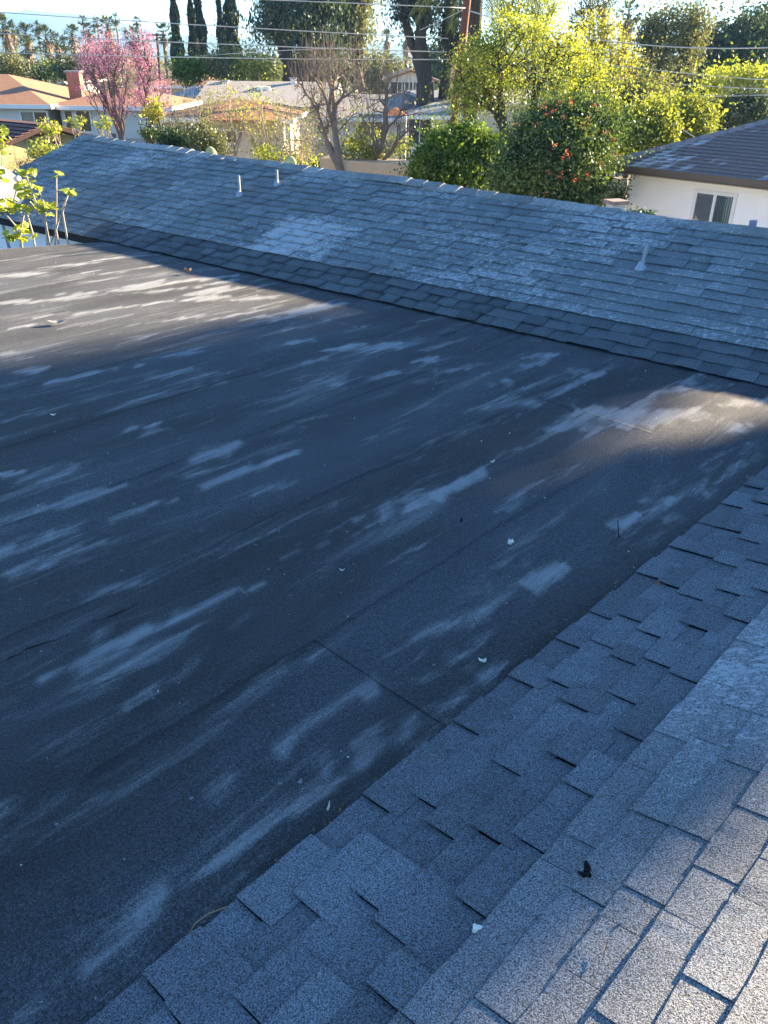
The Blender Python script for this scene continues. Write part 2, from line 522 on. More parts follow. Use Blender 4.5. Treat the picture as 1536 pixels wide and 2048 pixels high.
# -- flat roof membrane ------------------------------------------------
M_mem = None
def membrane_mat():
    M = NM('granule_membrane'); p = M.pos()
    ang = math.atan2(NEAR_T.y, NEAR_T.x)
    al = M.mapping(p, (0, 0, -ang), (1, 1, 1))
    st = M.n('Attribute'); st.attribute_name = 'stain'; stain = st.outputs['Fac']
    g1 = M.noise(p, 260, 2, .8); g2 = M.noise(p, 70, 3, .7)
    strk = M.noise(M.mapping(al, (0, 0, 0), (.28, 1.6, 1)), 3.2, 7, .62, .4)
    strk2 = M.noise(M.mapping(al, (0, 0, 0), (.35, 1.2, 1)), 1.1, 5, .6, .3)
    v = M.math('MULTIPLY_ADD', M.smooth(g1, .36, .68), 1.6, .3)
    v = M.math('MULTIPLY', v, M.math('MULTIPLY_ADD', M.smooth(strk2, .3, .7), .9, .42))
    v = M.math('MULTIPLY', v, M.math('MULTIPLY_ADD', M.smooth(M.noise(p, 110, 3, .8), .32, .68), 1.3, .35))
    hs = M.n('HueSaturation'); hs.inputs['Color'].default_value = (.045, .052, .063, 1); M.val(hs.inputs['Value'], v)
    base = hs.outputs[0]
    s3 = M.noise(M.mapping(al, (0, 0, .0), (.55, 2.4, 1)), 2.6, 6, .6, .6)
    auto = M.math('ADD', M.math('MULTIPLY', M.smooth(strk, .44, .68), .50), M.math('MULTIPLY', M.smooth(s3, .54, .68), .40))
    rag = M.noise(M.mapping(al, (0, 0, 0), (.22, 1.5, 1)), 11, 8, .72, .5)
    sm = M.math('MULTIPLY', stain, M.math('MULTIPLY_ADD', M.smooth(rag, .36, .60), 1.1, .10))
    tot = M.math('ADD', M.math('MULTIPLY', auto, .8), M.math('MULTIPLY', stain, .62))
    fine = M.noise(p, 130, 3, .75)
    q_ = M.math('ADD', tot, M.math('MULTIPLY_ADD', rag, 1.3, -.68))
    q_ = M.math('ADD', q_, M.math('MULTIPLY_ADD', g1, 1.0, -.5))
    q_ = M.math('ADD', q_, M.math('MULTIPLY_ADD', fine, .9, -.45))
    k = M.math('MULTIPLY', M.smooth(q_, -.08, .95), M.smooth(tot, .0, .6))
    col = M.mix(M.math('MULTIPLY', k, .80), base, (.34, .37, .39))
    sp = M.n('TexVoronoi'); M.l(p, sp.inputs['Vector']); sp.inputs['Scale'].default_value = 120
    col = M.mix(M.math('MULTIPLY', M.smooth(sp.outputs['Color'], .955, .985), .45), col, (.5, .52, .55))
    h = M.math('MULTIPLY_ADD', g1, 1, M.math('MULTIPLY', g2, .7))
    M.bsdf(col, .75, M.bump(h, 1.0, .010), 0, .38)
    return M.m
M_mem = membrane_mat()
# (x1, y1, x2, y2) photo ends of each mineral bloom, its half width in m, its strength
STAINS = [(185,520,330,506,.06,.8),(100,512,230,500,.04,.6),(0,552,80,545,.08,.8),(80,536,200,524,.05,.5),(0,606,70,600,.10,1),(60,604,210,588,.09,.8),
 (110,590,200,582,.06,.7),(230,580,340,566,.14,1),(250,575,320,560,.12,.8),(170,544,210,536,.04,.8),(205,548,300,532,.05,.7),(280,536,320,530,.08,.9),
 (330,565,470,550,.10,1),(380,590,480,572,.12,1),(250,590,400,572,.06,.8),(0,655,130,646,.035,.7),(70,634,260,612,.06,.7),(120,655,260,628,.05,.5),
 (270,612,340,600,.05,.7),(400,570,480,558,.05,.8),(470,600,560,590,.09,.9),(370,600,450,590,.12,1),
 (260,650,420,628,.03,.6),(430,637,560,610,.05,.7),(460,640,600,620,.05,.9),(560,625,690,606,.15,1),(500,635,560,632,.04,.5),(540,645,620,620,.04,.6),
 (0,708,30,705,.10,.6),(10,720,60,712,.05,.5),(40,742,90,734,.14,.8),(75,768,280,728,.045,.7),(150,795,210,780,.05,.4),(245,862,340,845,.05,.9),(290,866,335,858,.06,.5),
 (285,755,400,735,.09,.45),(580,685,625,680,.08,.8),(660,700,790,690,.12,.8),(740,692,800,686,.08,.9),(600,730,720,708,.05,.5),(700,760,800,745,.06,.3),
 (845,700,960,672,.06,.7),(830,720,880,714,.08,.7),(870,745,920,735,.06,.7),(840,765,880,755,.10,.4),(900,740,990,725,.05,.6),(1000,765,1030,760,.08,.7),(960,760,1010,775,.05,.4),
 (1060,715,1120,705,.08,.7),(1130,735,1180,745,.10,.6),(1180,755,1210,748,.06,.7),(1040,730,1110,722,.05,.5),
 (930,820,1040,800,.11,.5),(1000,790,1080,812,.10,.45),(1110,860,1200,820,.13,.6),(1160,820,1280,830,.12,.8),(1240,850,1380,820,.14,.9),(1380,840,1420,820,.08,.7),(1440,810,1536,800,.10,.9),(1460,860,1500,850,.06,.8),(1300,790,1420,770,.10,.4),
 (380,985,590,905,.075,1),(500,985,600,960,.04,.5),(390,915,470,885,.13,.7),(540,870,610,850,.06,.5),(215,1040,360,990,.045,1),(80,1020,240,970,.10,.9),(60,1090,150,1060,.05,.6),
 (0,1110,50,1090,.06,.7),(20,1150,200,1080,.07,.6),(40,970,140,930,.12,.4),(0,950,40,940,.04,.8),(0,1040,80,1010,.08,.6),(90,1200,260,1165,.08,.4),
 (90,1350,300,1240,.06,.9),(200,1310,340,1240,.06,.6),(330,1240,515,1160,.045,.9),(260,1400,420,1290,.05,.5),(420,1290,545,1200,.04,.5),
 (560,1110,700,1060,.035,.6),(690,1060,860,990,.04,.8),(870,990,985,930,.035,.7),(990,1020,1060,990,.06,.6),(600,1045,720,1000,.05,.25),
 (545,1515,610,1470,.045,.7),(620,1460,760,1370,.035,.8),(660,1540,840,1430,.06,.4),(400,1620,490,1560,.06,.6),(180,1940,330,1790,.06,.8),(300,1820,360,1780,.06,.4),
 (1048,1170,1120,1138,.085,1),(1225,1050,1275,1035,.07,1),(1285,1005,1340,995,.04,.6),(1330,1040,1360,1035,.05,.5),(900,1300,960,1345,.06,.35),(850,1270,960,1225,.13,.25),
 (1380,940,1440,930,.08,.4),(1100,1250,1130,1240,.05,.4),(800,820,900,800,.10,.3),(380,780,470,760,.06,.35),(650,640,720,652,.04,.5),(560,660,680,640,.04,.5)]
SE = []
MQ = Vector((-NEAR_U1.x, -NEAR_U1.y, 0)).normalized()   # away from the near slope
for x1, y1, x2, y2, hw, st in STAINS:
    a, c = onflat(x1, y1), onflat(x2, y2); SE.append((a.x, a.y, c.x, c.y, hw, st))
def stain_field(P):
    acc = np.zeros(len(P))
    a_ = P[:, 0]*NEAR_T.x + P[:, 1]*NEAR_T.y; b_ = P[:, 0]*MQ.x + P[:, 1]*MQ.y
    wob = .022*np.sin(a_*5 + b_*37 + 2*np.sin(a_*3.1)) + .018*np.sin(a_*11 - b_*61 + 3*np.sin(a_*4.3 + b_*9)) + .012*np.sin(a_*29 + b_*90)
    for ax, ay, cx, cy, hw, st in SE:
        d = np.array([cx-ax, cy-ay]); l2 = d@d + 1e-6
        t = np.clip(((P[:, :2] - [ax, ay])@d)/l2, 0, 1)
        dist = np.hypot(P[:, 0]-ax-t*d[0], P[:, 1]-ay-t*d[1]) + wob
        wdt = hw*.78*(.45 + .75*np.sin(np.pi*np.clip(t, .05, .95)))
        f = np.clip((1.5 - dist/wdt)/1.2, 0, 1)
        acc = np.maximum(acc, f*f*(3-2*f)*st)
    return acc
flat = empty('flat_roof', (0, 0, 0), parent=house); flat['label'] = 'dark mineral felt flat roof with pale bloom streaks'
E1, E2 = onflat(0, 498), onflat(130, 489)         # left rim of the flat roof
e_dir = (E2 - E1).normalized(); e_in = UP.cross(e_dir); e_in = e_in if e_in.y < 0 else -e_in
lapw = .92
SEAM_Q = (onflat(655, 1297) - N1).dot(MQ)
def sheet(k, a0, a1, zoff=0):
    da = .05; na = int((a1-a0)/da) + 1; nb = 20
    A = np.linspace(a0, a1, na); B = np.linspace(0, lapw + .09, nb + 1)
    AA, BB = np.meshgrid(A, B, indexing='ij')
    base = (k - 2)*lapw + SEAM_Q
    g = np.random.default_rng(500+k); ph = g.uniform(0, 6, 4)
    edge = .006*np.sin(AA*3 + ph[0]) + .004*np.sin(AA*9 + ph[1])
    bb = BB + base + edge*(BB < .01) + edge*(BB > lapw+.08)
    X = N1.x + NEAR_T.x*AA + MQ.x*bb; Y = N1.y + NEAR_T.y*AA + MQ.y*bb
    Z = ZF - .006 + -.0005+.0045*(BB/(lapw+.09))
    Z += .0035*np.sin(X*1.7+ph[2])*np.sin(Y*1.3) + zoff
    rip = .003*np.exp(-((BB-.9)/.05)**2)*np.maximum(0, np.sin(AA*1.9+ph[3]))**4; Z += rip
    V = np.stack([X, Y, Z], -1).reshape(-1, 3); n1 = nb+1
    idx = np.arange(na*n1).reshape(na, n1)
    F = np.stack([idx[:-1, :-1], idx[1:, :-1], idx[1:, 1:], idx[:-1, 1:]], -1).reshape(-1, 4)
    # skirts on the raised edge and on the ends
    lo = V.copy(); lo[:, 2] -= .006
    nv = len(V)
    e1 = idx[:, -1]; sk = [np.stack([e1[:-1], e1[:-1]+nv, e1[1:]+nv, e1[1:]], -1)]
    for e2 in (idx[0, :], idx[-1, :]): sk.append(np.stack([e2[:-1], e2[:-1]+nv, e2[1:]+nv, e2[1:]], -1))
    V2 = np.concatenate([V, lo]); F2 = np.concatenate([F]+sk)
    fc = V2[F2].mean(1)
    keep = ((fc[:, 0]-E1.x)*e_in.x + (fc[:, 1]-E1.y)*e_in.y) > 0
    beyond = ((fc - np.array(J1)) @ np.array([FAR_Q.x, FAR_Q.y, 0])) < .5
    F2 = F2[keep & beyond]
    if len(F2) == 0: return
    used = np.unique(F2); mp = -np.ones(len(V2), int); mp[used] = np.arange(len(used))
    V3 = V2[used]; me = mesh_np('membrane_sheet', V3, mp[F2], False)
    at = me.attributes.new('stain', 'FLOAT', 'POINT'); at.data.foreach_set('value', stain_field(V3).astype(np.float32))
    bm = bmesh.new(); bm.from_mesh(me)
    for f in bm.faces:
        if abs(f.normal.z) > .5 and f.normal.z < 0: f.normal_flip()
    bm.to_mesh(me); bm.free()
    link('membrane_sheet', me, M_mem, flat, loc=(0, 0, 0))
def along(px, py): return (onflat(px, py) - N1).dot(NEAR_T)
for k in range(14):
    if k == 1:
        s0 = along(775, 1375); sheet(k, -2.5, s0 + .06); sheet(k, s0, 11.5, .003)
    elif k == 2:
        s0 = along(1420, 895); sheet(k, -4, s0); sheet(k, s0-.05, 11.5, .0015)
    else: sheet(k, -2.5 - k*.6, 12)
# long splits in the felt
M_crack = simple('split_black', (.004, .004, .005), 1)
def crack(pts, wd, name='split'):
    P = [onflat(*p) + UP*.0085 for p in pts]; V = []; g = random.Random(len(pts)*7)
    Q = []
    for a, c in zip(P[:-1], P[1:]):
        for i in range(6): Q.append(a.lerp(c, i/6) + MQ*g.uniform(-.006, .006))
    Q.append(P[-1]); n = len(Q); F = []
    for i, q in enumerate(Q):
        h_ = wd*(.25 + g.random())*(math.sin(math.pi*(i+.3)/(n+.3))**.5)
        V += [tuple(q - MQ*h_), tuple(q + MQ*h_)]
    for i in range(n-1): F.append((2*i, 2*i+1, 2*i+3, 2*i+2))
    me = bpy.data.meshes.new(name); me.from_pydata(V, [], F); me.update(); link(name, me, M_crack, flat, loc=(0, 0, 0))
crack([(0, 1330), (60, 1300), (140, 1272)], .006); crack([(175, 1250), (222, 1237), (280, 1207)], .005); crack([(400, 1175), (470, 1150)], .002)
crack([(755, 676), (800, 665)], .008); crack([(880, 676), (915, 663)], .010); crack([(1220, 830), (1300, 790)], .004); crack([(1336, 869), (1420, 893), (1500, 915)], .004)
crack([(965, 1270), (940, 1230)], .002)
# walls below
b = MB()
gw = [FAR_P + FAR_T*(ra_t+.3) + Vector((FAR_Q.x, FAR_Q.y, 0))*.3, ridge_a + RD*.3]
foot = FAR_P + FAR_T*(ra_t+.35)
q2 = Vector((FAR_Q.x, FAR_Q.y, 0)).normalized()
far_w0 = FAR_P + q2*.25
b.slab([Vector((*(far_w0 + FAR_T*(ra_t+.35)).xy, 0)), Vector((*(far_w0 + FAR_T*11).xy, 0)), Vector((*(far_w0 + FAR_T*11).xy, ZF-.03)), Vector((*(far_w0 + FAR_T*(ra_t+.35)).xy, ZF-.03))], .12, -q2)
back0 = far_w0 + q2*5.4
b.slab([Vector((*(back0 + FAR_T*(ra_t+.35)).xy, 0)), Vector((*(back0 + FAR_T*11).xy, 0)), Vector((*(back0 + FAR_T*11).xy, ZF-.15)), Vector((*(back0 + FAR_T*(ra_t+.35)).xy, ZF-.15))], .12, q2)
a_ = far_w0 + FAR_T*(ra_t+.35); c_ = back0 + FAR_T*(ra_t+.35)
b.slab([Vector((*a_.xy, 0)), Vector((*c_.xy, 0)), Vector((*c_.xy, ZF-.15)), Vector((*a_.lerp(c_, .5).xy, ridge_a.z-.25)), Vector((*a_.xy, ZF-.03))], .12, -FAR_T)
b.build('wall', M_stucco, house)
b = MB()
p0 = E1 - e_dir*3 + e_in*.15; p1 = E2 + e_dir*.6 + e_in*.15
b.slab([Vector((*p0.xy, 0)), Vector((*p1.xy, 0)), Vector((*p1.xy, ZF-.03)), Vector((*p0.xy, ZF-.03))], .12, -e_in)
b.build('wall', M_stucco, house)
b = MB(); b.tube([E1 - e_dir*3 - UP*.045, E2 + e_dir*.35 - UP*.045], .045, 4); b.build('edge_metal', M_fascia, house)

# -- vent pipes -----------------------------------------------------------
M_galv = simple('galvanised_steel', (.30, .33, .36), .5, .35, 25, metal=.3, spec=.5)
M_lead = simple('painted_flashing', (.30, .35, .40), .7, .25, 20)
def vent_pipe(px, py, hgt, rad, label, plane=(FAR_P, FAR_N), lean=0, flange=True):
    p = on_plane(px, py, *plane); b = MB(); top = p + Vector((lean, 0, hgt))
    b.tube([p - UP*.1, p.lerp(top, .5), top], rad, 14, cap=False); b.tube([top, p + UP*.02], rad*.8, 14, cap=False)
    pr = b.build('vent_pipe', M_galv, house, True); pr['label'] = label
    if flange:
        f = MB(); f.tube([p - FAR_N*.01, p + FAR_N*.012, p + FAR_N*.03, p + FAR_N*.045, p + UP*.075, p + UP*.08], [.062, .058, .046, .034, rad*1.25, rad*.9], 16)
        f.build('flashing', M_lead, pr, True)
    return pr
vent_pipe(480, 393, .26, .017, 'thin vent pipe, leftmost on the far slope')
vent_pipe(555, 372, .20, .016, 'second thin vent pipe near the ridge')
vent_pipe(1281, 540, .24, .020, 'vent pipe with a broad pale flashing near the right edge', lean=.03)
# on the rear slope: stub pipe and square cap vent
ps = W(1504, 478, 10.0); b = MB(); b.tube([ps - UP*.5, W(1507, 441, 10.0)], .045, 12); o = b.build('vent_pipe', simple('plastic_pipe', (.27, .24, .30), .5), house, True); o['label'] = 'purple grey stub pipe poking over the ridge'
pv = W(1231, 440, 12.0)
b = MB(); b.box(W(1233, 400, 12.0) - UP*.26, (.19, .19, .42), R(20)); o = b.build('square_vent', M_galv, house); o['label'] = 'square sheet metal vent poking over the ridge'
vc = W(1233, 400, 12.0); cb = MB(); cb.slab([vc + Matrix.Rotation(R(20), 3, 'Z') @ Vector(q) for q in ((-.13,-.13,0),(.13,-.13,0),(.13,.13,0),(-.13,.13,0))], .05)
cb.build('vent_cap', simple('rusty_cap', (.20, .14, .13), .8, .4, 9), o)
# ------------------------------------------------------------------ vegetation builders
def tubes_np(segs, k=5):
    """segs: list of (a, b, ra, rb)"""
    A = np.array([s[0] for s in segs]); B = np.array([s[1] for s in segs]); ra = np.array([s[2] for s in segs]); rb = np.array([s[3] for s in segs])
    d = B - A; d /= np.linalg.norm(d, axis=1, keepdims=True) + 1e-9; B = B + d*rb[:, None]*.4; A = A - d*ra[:, None]*.3
    ref = np.where(np.abs(d[:, 2:3]) < .9, [[0, 0, 1.]], [[1., 0, 0]])
    u = np.cross(d, ref); u /= np.linalg.norm(u, axis=1, keepdims=True); v = np.cross(d, u)
    t = np.arange(k)*2*np.pi/k; c, s_ = np.cos(t), np.sin(t)
    ring = u[:, None]*c[None, :, None] + v[:, None]*s_[None, :, None]
    V = np.concatenate([A[:, None] + ring*ra[:, None, None], B[:, None] + ring*rb[:, None, None]], 1).reshape(-1, 3)
    n = len(segs); b = (np.arange(n)*2*k)[:, None]; i = np.arange(k)[None]; j = (i+1) % k
    F = np.stack([b+i, b+j, b+k+j, b+k+i], -1).reshape(-1, 4)
    return V, F

def grow(base, targets, rng, r_tip=.006, power=.5, pull=.42, jit=.12, first=None):
    """branches from base that divide towards clusters of targets"""
    segs = []; tips = []
    def rec(pos, idx, depth, pr):
        T = targets[idx]; n = len(idx); r = r_tip*n**power; r = min(r, pr)
        if n == 1:
            mid = (pos + T[0])/2 + rng.normal(0, .05, 3)*np.linalg.norm(T[0]-pos)
            segs.append((pos, mid, r, r*.8)); segs.append((mid, T[0], r*.8, r*.45)); tips.append((mid, T[0])); return
        c = T.mean(0); L = np.linalg.norm(c - pos)
        f = pull if depth > 0 or first is None else first
        q = pos + (c-pos)*f + rng.normal(0, jit, 3)*L*.35*(1 if depth else .3)
        m_ = (pos+q)/2 + rng.normal(0, .04, 3)*L*f
        segs.append((pos, m_, min(pr, r*1.12), r*1.05)); segs.append((m_, q, r*1.05, r))
        d = T - c; ax = np.linalg.svd(d, full_matrices=False)[2][0] if n > 2 else (T[1]-T[0])
        if n <= 400 and n > 6: ax = ax + rng.normal(0, .25, 3)
        pr_ = d @ ax; o = np.argsort(pr_); cut = int(n*rng.uniform(.38, .62)); cut = max(1, min(n-1, cut))
        rec(q, idx[o[:cut]], depth+1, r); rec(q, idx[o[cut:]], depth+1, r)
    rec(np.array(base, float), np.arange(len(targets)), 0, 9)
    return segs, tips

def leaves_np(P, size, rng, aspect=.55, droop=None, folded=False):
    """a leaf shaped quad (kite) at each point"""
    n = len(P); d = rng.normal(0, 1, (n, 3))
    if droop is not None: d = d*.45 + np.array(droop)
    d /= np.linalg.norm(d, axis=1, keepdims=True); ref = rng.normal(0, 1, (n, 3)); w_ = np.cross(d, ref); w_ /= np.linalg.norm(w_, axis=1, keepdims=True)
    s = (size*rng.uniform(.6, 1.35, n))[:, None]
    V = np.stack([P - d*s*.5, P + w_*s*aspect*.5, P + d*s*.5, P - w_*s*aspect*.5], 1).reshape(-1, 3)
    return V, np.arange(4*n).reshape(n, 4)

def env_points(px, py, rx, ry, D, n, rng, depth=None, shell=.0, low=0):
    """points in an ellipsoid whose outline in the photo is centred px,py with radii rx,ry pixels"""
    c = W(px, py, D); k = (W(px+rx, py, D) - c).length; kz = abs((W(px, py-ry, D) - W(px, py+ry, D)).z)/2
    ky = depth if depth else k*.9
    d = rng.normal(0, 1, (n, 3)); d /= np.linalg.norm(d, axis=1, keepdims=True)
    r = rng.uniform(shell, 1, n)**(1/2.2)
    return np.array(c) + d*r[:, None]*np.array([k, ky, kz])

def clumpy(P, rng, k, sd):
    """k leaf centres around each point"""
    return (P[:, None] + rng.normal(0, 1, (len(P), k, 3))*sd).reshape(-1, 3)

M_bark = simple('bark_grey', (.13, .11, .09), .95, .35, 6)
M_barkd = simple('bark_dark', (.055, .045, .04), .95, .35, 6)
M_twig = simple('twig_tan', (.33, .26, .20), .9, .3, 8)
M_twigd = simple('twig_brown', (.20, .16, .13), .9, .5, 3)
M_twigp = simple('twig_plum', (.12, .088, .085), .9, .3, 8)
L_spring = leaf_mat('leaf_spring', (.17, .24, .03), (.40, .44, .07), .5)
L_yellow = leaf_mat('leaf_yellow_green', (.12, .17, .03), (.29, .33, .07), .5)
L_green = leaf_mat('leaf_green', (.022, .055, .018), (.07, .13, .03), .3)
L_citrus = leaf_mat('leaf_citrus', (.03, .08, .01), (.16, .25, .02), .4)
L_dark = leaf_mat('leaf_dark', (.022, .045, .025), (.06, .09, .045), .3)
L_olive = leaf_mat('leaf_olive', (.08, .10, .045), (.19, .21, .10), .4)
L_bluish = leaf_mat('leaf_bluish', (.045, .075, .045), (.11, .15, .10), .3)
L_pink = leaf_mat('blossom_pink', (.50, .18, .56), (.80, .48, .88), .45)
L_red = leaf_mat('blossom_red', (.42, .07, .05), (.60, .20, .14), .3)
L_gold = leaf_mat('leaf_gold', (.22, .25, .03), (.40, .41, .07), .5)
L_palm = leaf_mat('palm_green', (.035, .06, .02), (.12, .15, .05), .3)
L_skirt = leaf_mat('palm_thatch', (.15, .095, .06), (.38, .26, .17), .25)
L_cyp = leaf_mat('cypress_green', (.010, .022, .012), (.03, .05, .022), .15)

def tree(name, base, envs, n_t, label, cat, bark, leafm=None, leaf_k=10, leaf_s=.07, sd=.12, r_tip=.006, seed=0, droop=None, group=None,
         power=.5, pull=.42, first=None, whips=0, trunks=1, extra=None, aspect=.55, k=6, foliage='foliage'):
    """a branching tree; envs = [(px, py, rx, ry, D, weight)...]"""
    rng = np.random.default_rng(1000 + seed)
    ws = np.array([e[5] for e in envs], float); ws /= ws.sum()
    T = np.concatenate([env_points(*e[:5], max(2, int(n_t*w_)), rng, shell=.25) for e, w_ in zip(envs, ws)])
    segs = []; tips = []
    bases = base if isinstance(base, list) else [base]
    lab = np.argmin(np.stack([np.abs(T[:, 0] - b_[0] - 0) + .3*np.abs(T[:, 1]-b_[1]) for b_ in bases], 1), 1)
    for i, b_ in enumerate(bases):
        if (lab == i).sum() < 2: continue
        s_, t_ = grow(b_, T[lab == i], rng, r_tip, power, pull, first=first); segs += s_; tips += t_
    if whips:
        for a_, b_ in list(tips):
            if rng.random() < .7:
                e_ = b_ + np.array([rng.normal(0, .09), rng.normal(0, .09), rng.uniform(.2, 1)*whips]); m__ = (b_+e_)/2 + rng.normal(0, .03, 3)
                segs.append((b_, m__, r_tip*.8, r_tip*.6)); segs.append((m__, e_, r_tip*.6, r_tip*.35)); tips.append((b_, e_))
    root = empty(name, Vector(bases[0]), label=label, cat=cat, group=group)
    V, F = tubes_np(segs, k)
    tr = link('trunk', mesh_np('trunk', V, F, True), bark, root, loc=(0, 0, 0))
    if leafm is not None:
        A = np.array([t_[0] for t_ in tips]); B = np.array([t_[1] for t_ in tips])
        u = rng.uniform(0, 1.1, (len(A), leaf_k, 1)); P = (A[:, None] + (B-A)[:, None]*u + rng.normal(0, 1, (len(A), leaf_k, 3))*sd).reshape(-1, 3)
        V, F = leaves_np(P, leaf_s, rng, aspect, droop)
        link(foliage, mesh_np('foliage', V, F), leafm, root, loc=(0, 0, 0))
    return root

def bush(name, envs, n, label, cat, leafm, leaf_s, seed=0, clump=14, sd=.10, group=None, bark=M_barkd, flowers=None, droop=None, aspect=.6, stem=True, shell=.55, inner=True, sprigs=90):
    """dense shrub or round crown: clumps of leaves near the skin of several lobes"""
    rng = np.random.default_rng(2000 + seed)
    ws = np.array([e[2]*e[3] for e in envs], float); ws /= ws.sum(); P = []
    for e, w_ in zip(envs, ws):
        nn = max(3, int(n*w_)); nc = max(2, nn//clump)
        c = env_points(*e[:5], nc, rng, shell=shell, depth=e[5] if len(e) > 5 else None)
        P.append(clumpy(c, rng, clump, sd))
    P = np.concatenate(P); P = P[P[:, 2] > .02]
    ctr = P.mean(0); root = empty(name, Vector((ctr[0], ctr[1], 0)), label=label, cat=cat, group=group)
    if sprigs:
        q = P[rng.choice(len(P), max(4, len(P)//sprigs))]; dd = (q - ctr); dd /= np.linalg.norm(dd, axis=1, keepdims=True); dd += np.array([0, 0, .6]) + rng.normal(0, .35, q.shape)
        L_ = rng.uniform(.5, 1.6, (len(q), 1, 1))*sd*3.2; t = np.linspace(0, 1, 11)[None, :, None]
        P = np.concatenate([P, (q[:, None] + dd[:, None]*t*L_ + rng.normal(0, leaf_s*.45, (len(q), 11, 3))).reshape(-1, 3)])
    V, F = leaves_np(P, leaf_s, rng, aspect, droop)
    link('foliage', mesh_np('foliage', V, F), leafm, root, loc=(0, 0, 0))
    if stem:
        T = P[rng.choice(len(P), 26)]
        T = ctr + (T-ctr)*.7
        s_, _ = grow((ctr[0], ctr[1], -.05), T, rng, .012, .5, .4)
        V, F = tubes_np(s_, 5); link('trunk', mesh_np('trunk', V, F, True), bark, root, loc=(0, 0, 0))
    if flowers:
        mat, pts, nper, fs, sdd = flowers
        Q = np.array([W(a_, b_, d_) for a_, b_, d_ in pts]); Q = clumpy(Q, rng, nper, sdd)
        V, F = leaves_np(Q, fs, rng, .5); link('blossoms', mesh_np('blossoms', V, F), mat, root, loc=(0, 0, 0))
    return root

# ------------------------------------------------------------------ houses
M_orange = simple('roof_orange_shingle', (.29, .155, .09), .9, .30, 5, bump=.6, bscale=9)
M_brown = simple('roof_brown_shingle', (.20, .11, .075), .9, .3, 5, bump=.6, bscale=9)
M_rust = simple('roof_rust_shingle', (.34, .15, .08), .9, .3, 5, bump=.6, bscale=9)
M_greyroof = simple('roof_grey_shingle', (.32, .30, .28), .9, .2, 4, bump=.6, bscale=9)
M_blueroof = simple('roof_slate_and_shaded_grey', (.24, .26, .28), .9, .2, 4, bump=.6, bscale=9)  # slate roof colour, also used as painted shade on a grey wing
M_wall_w = simple('siding_white', (.60, .60, .57), .8, .07, 1)
M_wall_b = simple('siding_beige', (.52, .48, .40), .85, .08, 1)
M_wall_y = simple('siding_yellow', (.55, .44, .22), .85, .10, 2)
def glass_mat(name, col):
    M = NM(name); M.bsdf(col, .06, None, 0, .8); return M.m
M_glass = glass_mat('window_glass', (.03, .04, .045))
M_glassg = glass_mat('window_glass_green', (.16, .21, .19))
M_brick = None
def brick_mat():
    M = NM('red_brick'); p = M.pos(); n = M.noise(p, 14, 3)
    c = M.mix(n, (.34, .10, .07), (.48, .20, .14)); M.bsdf(c, .9); return M.m
M_brick = brick_mat()

def box_frame(o, ax, ay):
    return lambda x, y, z: Vector((o.x + ax.x*x + ay.x*y, o.y + ax.y*x + ay.y*y, z))

def window(parent, fr, x, z, wd, ht, face_y=0, panes=2, glass=None, curtain=None, mullw=.05):
    """frame round the opening, panes set in it; on the wall whose outer face is local y = face_y, looking along -y"""
    gl = glass or [M_glass]*panes
    b = MB(); t = .07
    def bar(x0, x1, z0, z1, d0=-.035, d1=.03):
        b.slab([fr(x0, face_y+d0, z0), fr(x1, face_y+d0, z0), fr(x1, face_y+d0, z1), fr(x0, face_y+d0, z1)], d1-d0, (fr(0, -1, 0) - fr(0, 0, 0)).normalized())
    bar(x-wd/2-t, x-wd/2, z-ht/2-t, z+ht/2+t); bar(x+wd/2, x+wd/2+t, z-ht/2-t, z+ht/2+t)
    bar(x-wd/2, x+wd/2, z+ht/2, z+ht/2+t, -.033); bar(x-wd/2, x+wd/2, z-ht/2-t, z-ht/2, -.033)
    for i in range(1, panes): xx = x - wd/2 + wd*i/panes; bar(xx-mullw/2, xx+mullw/2, z-ht/2, z+ht/2, -.028)
    f = b.build('window', M_white, parent)
    for i in range(panes):
        x0 = x - wd/2 + wd*i/panes; x1 = x0 + wd/panes; q = MB()
        q.slab([fr(x0, face_y-.008-.002*i, z-ht/2), fr(x1, face_y-.008-.002*i, z-ht/2), fr(x1, face_y-.008-.002*i, z+ht/2), fr(x0, face_y-.008-.002*i, z+ht/2)], .006, (fr(0, -1, 0) - fr(0, 0, 0)).normalized())
        q.build('pane', gl[i % len(gl)], f)
    return f

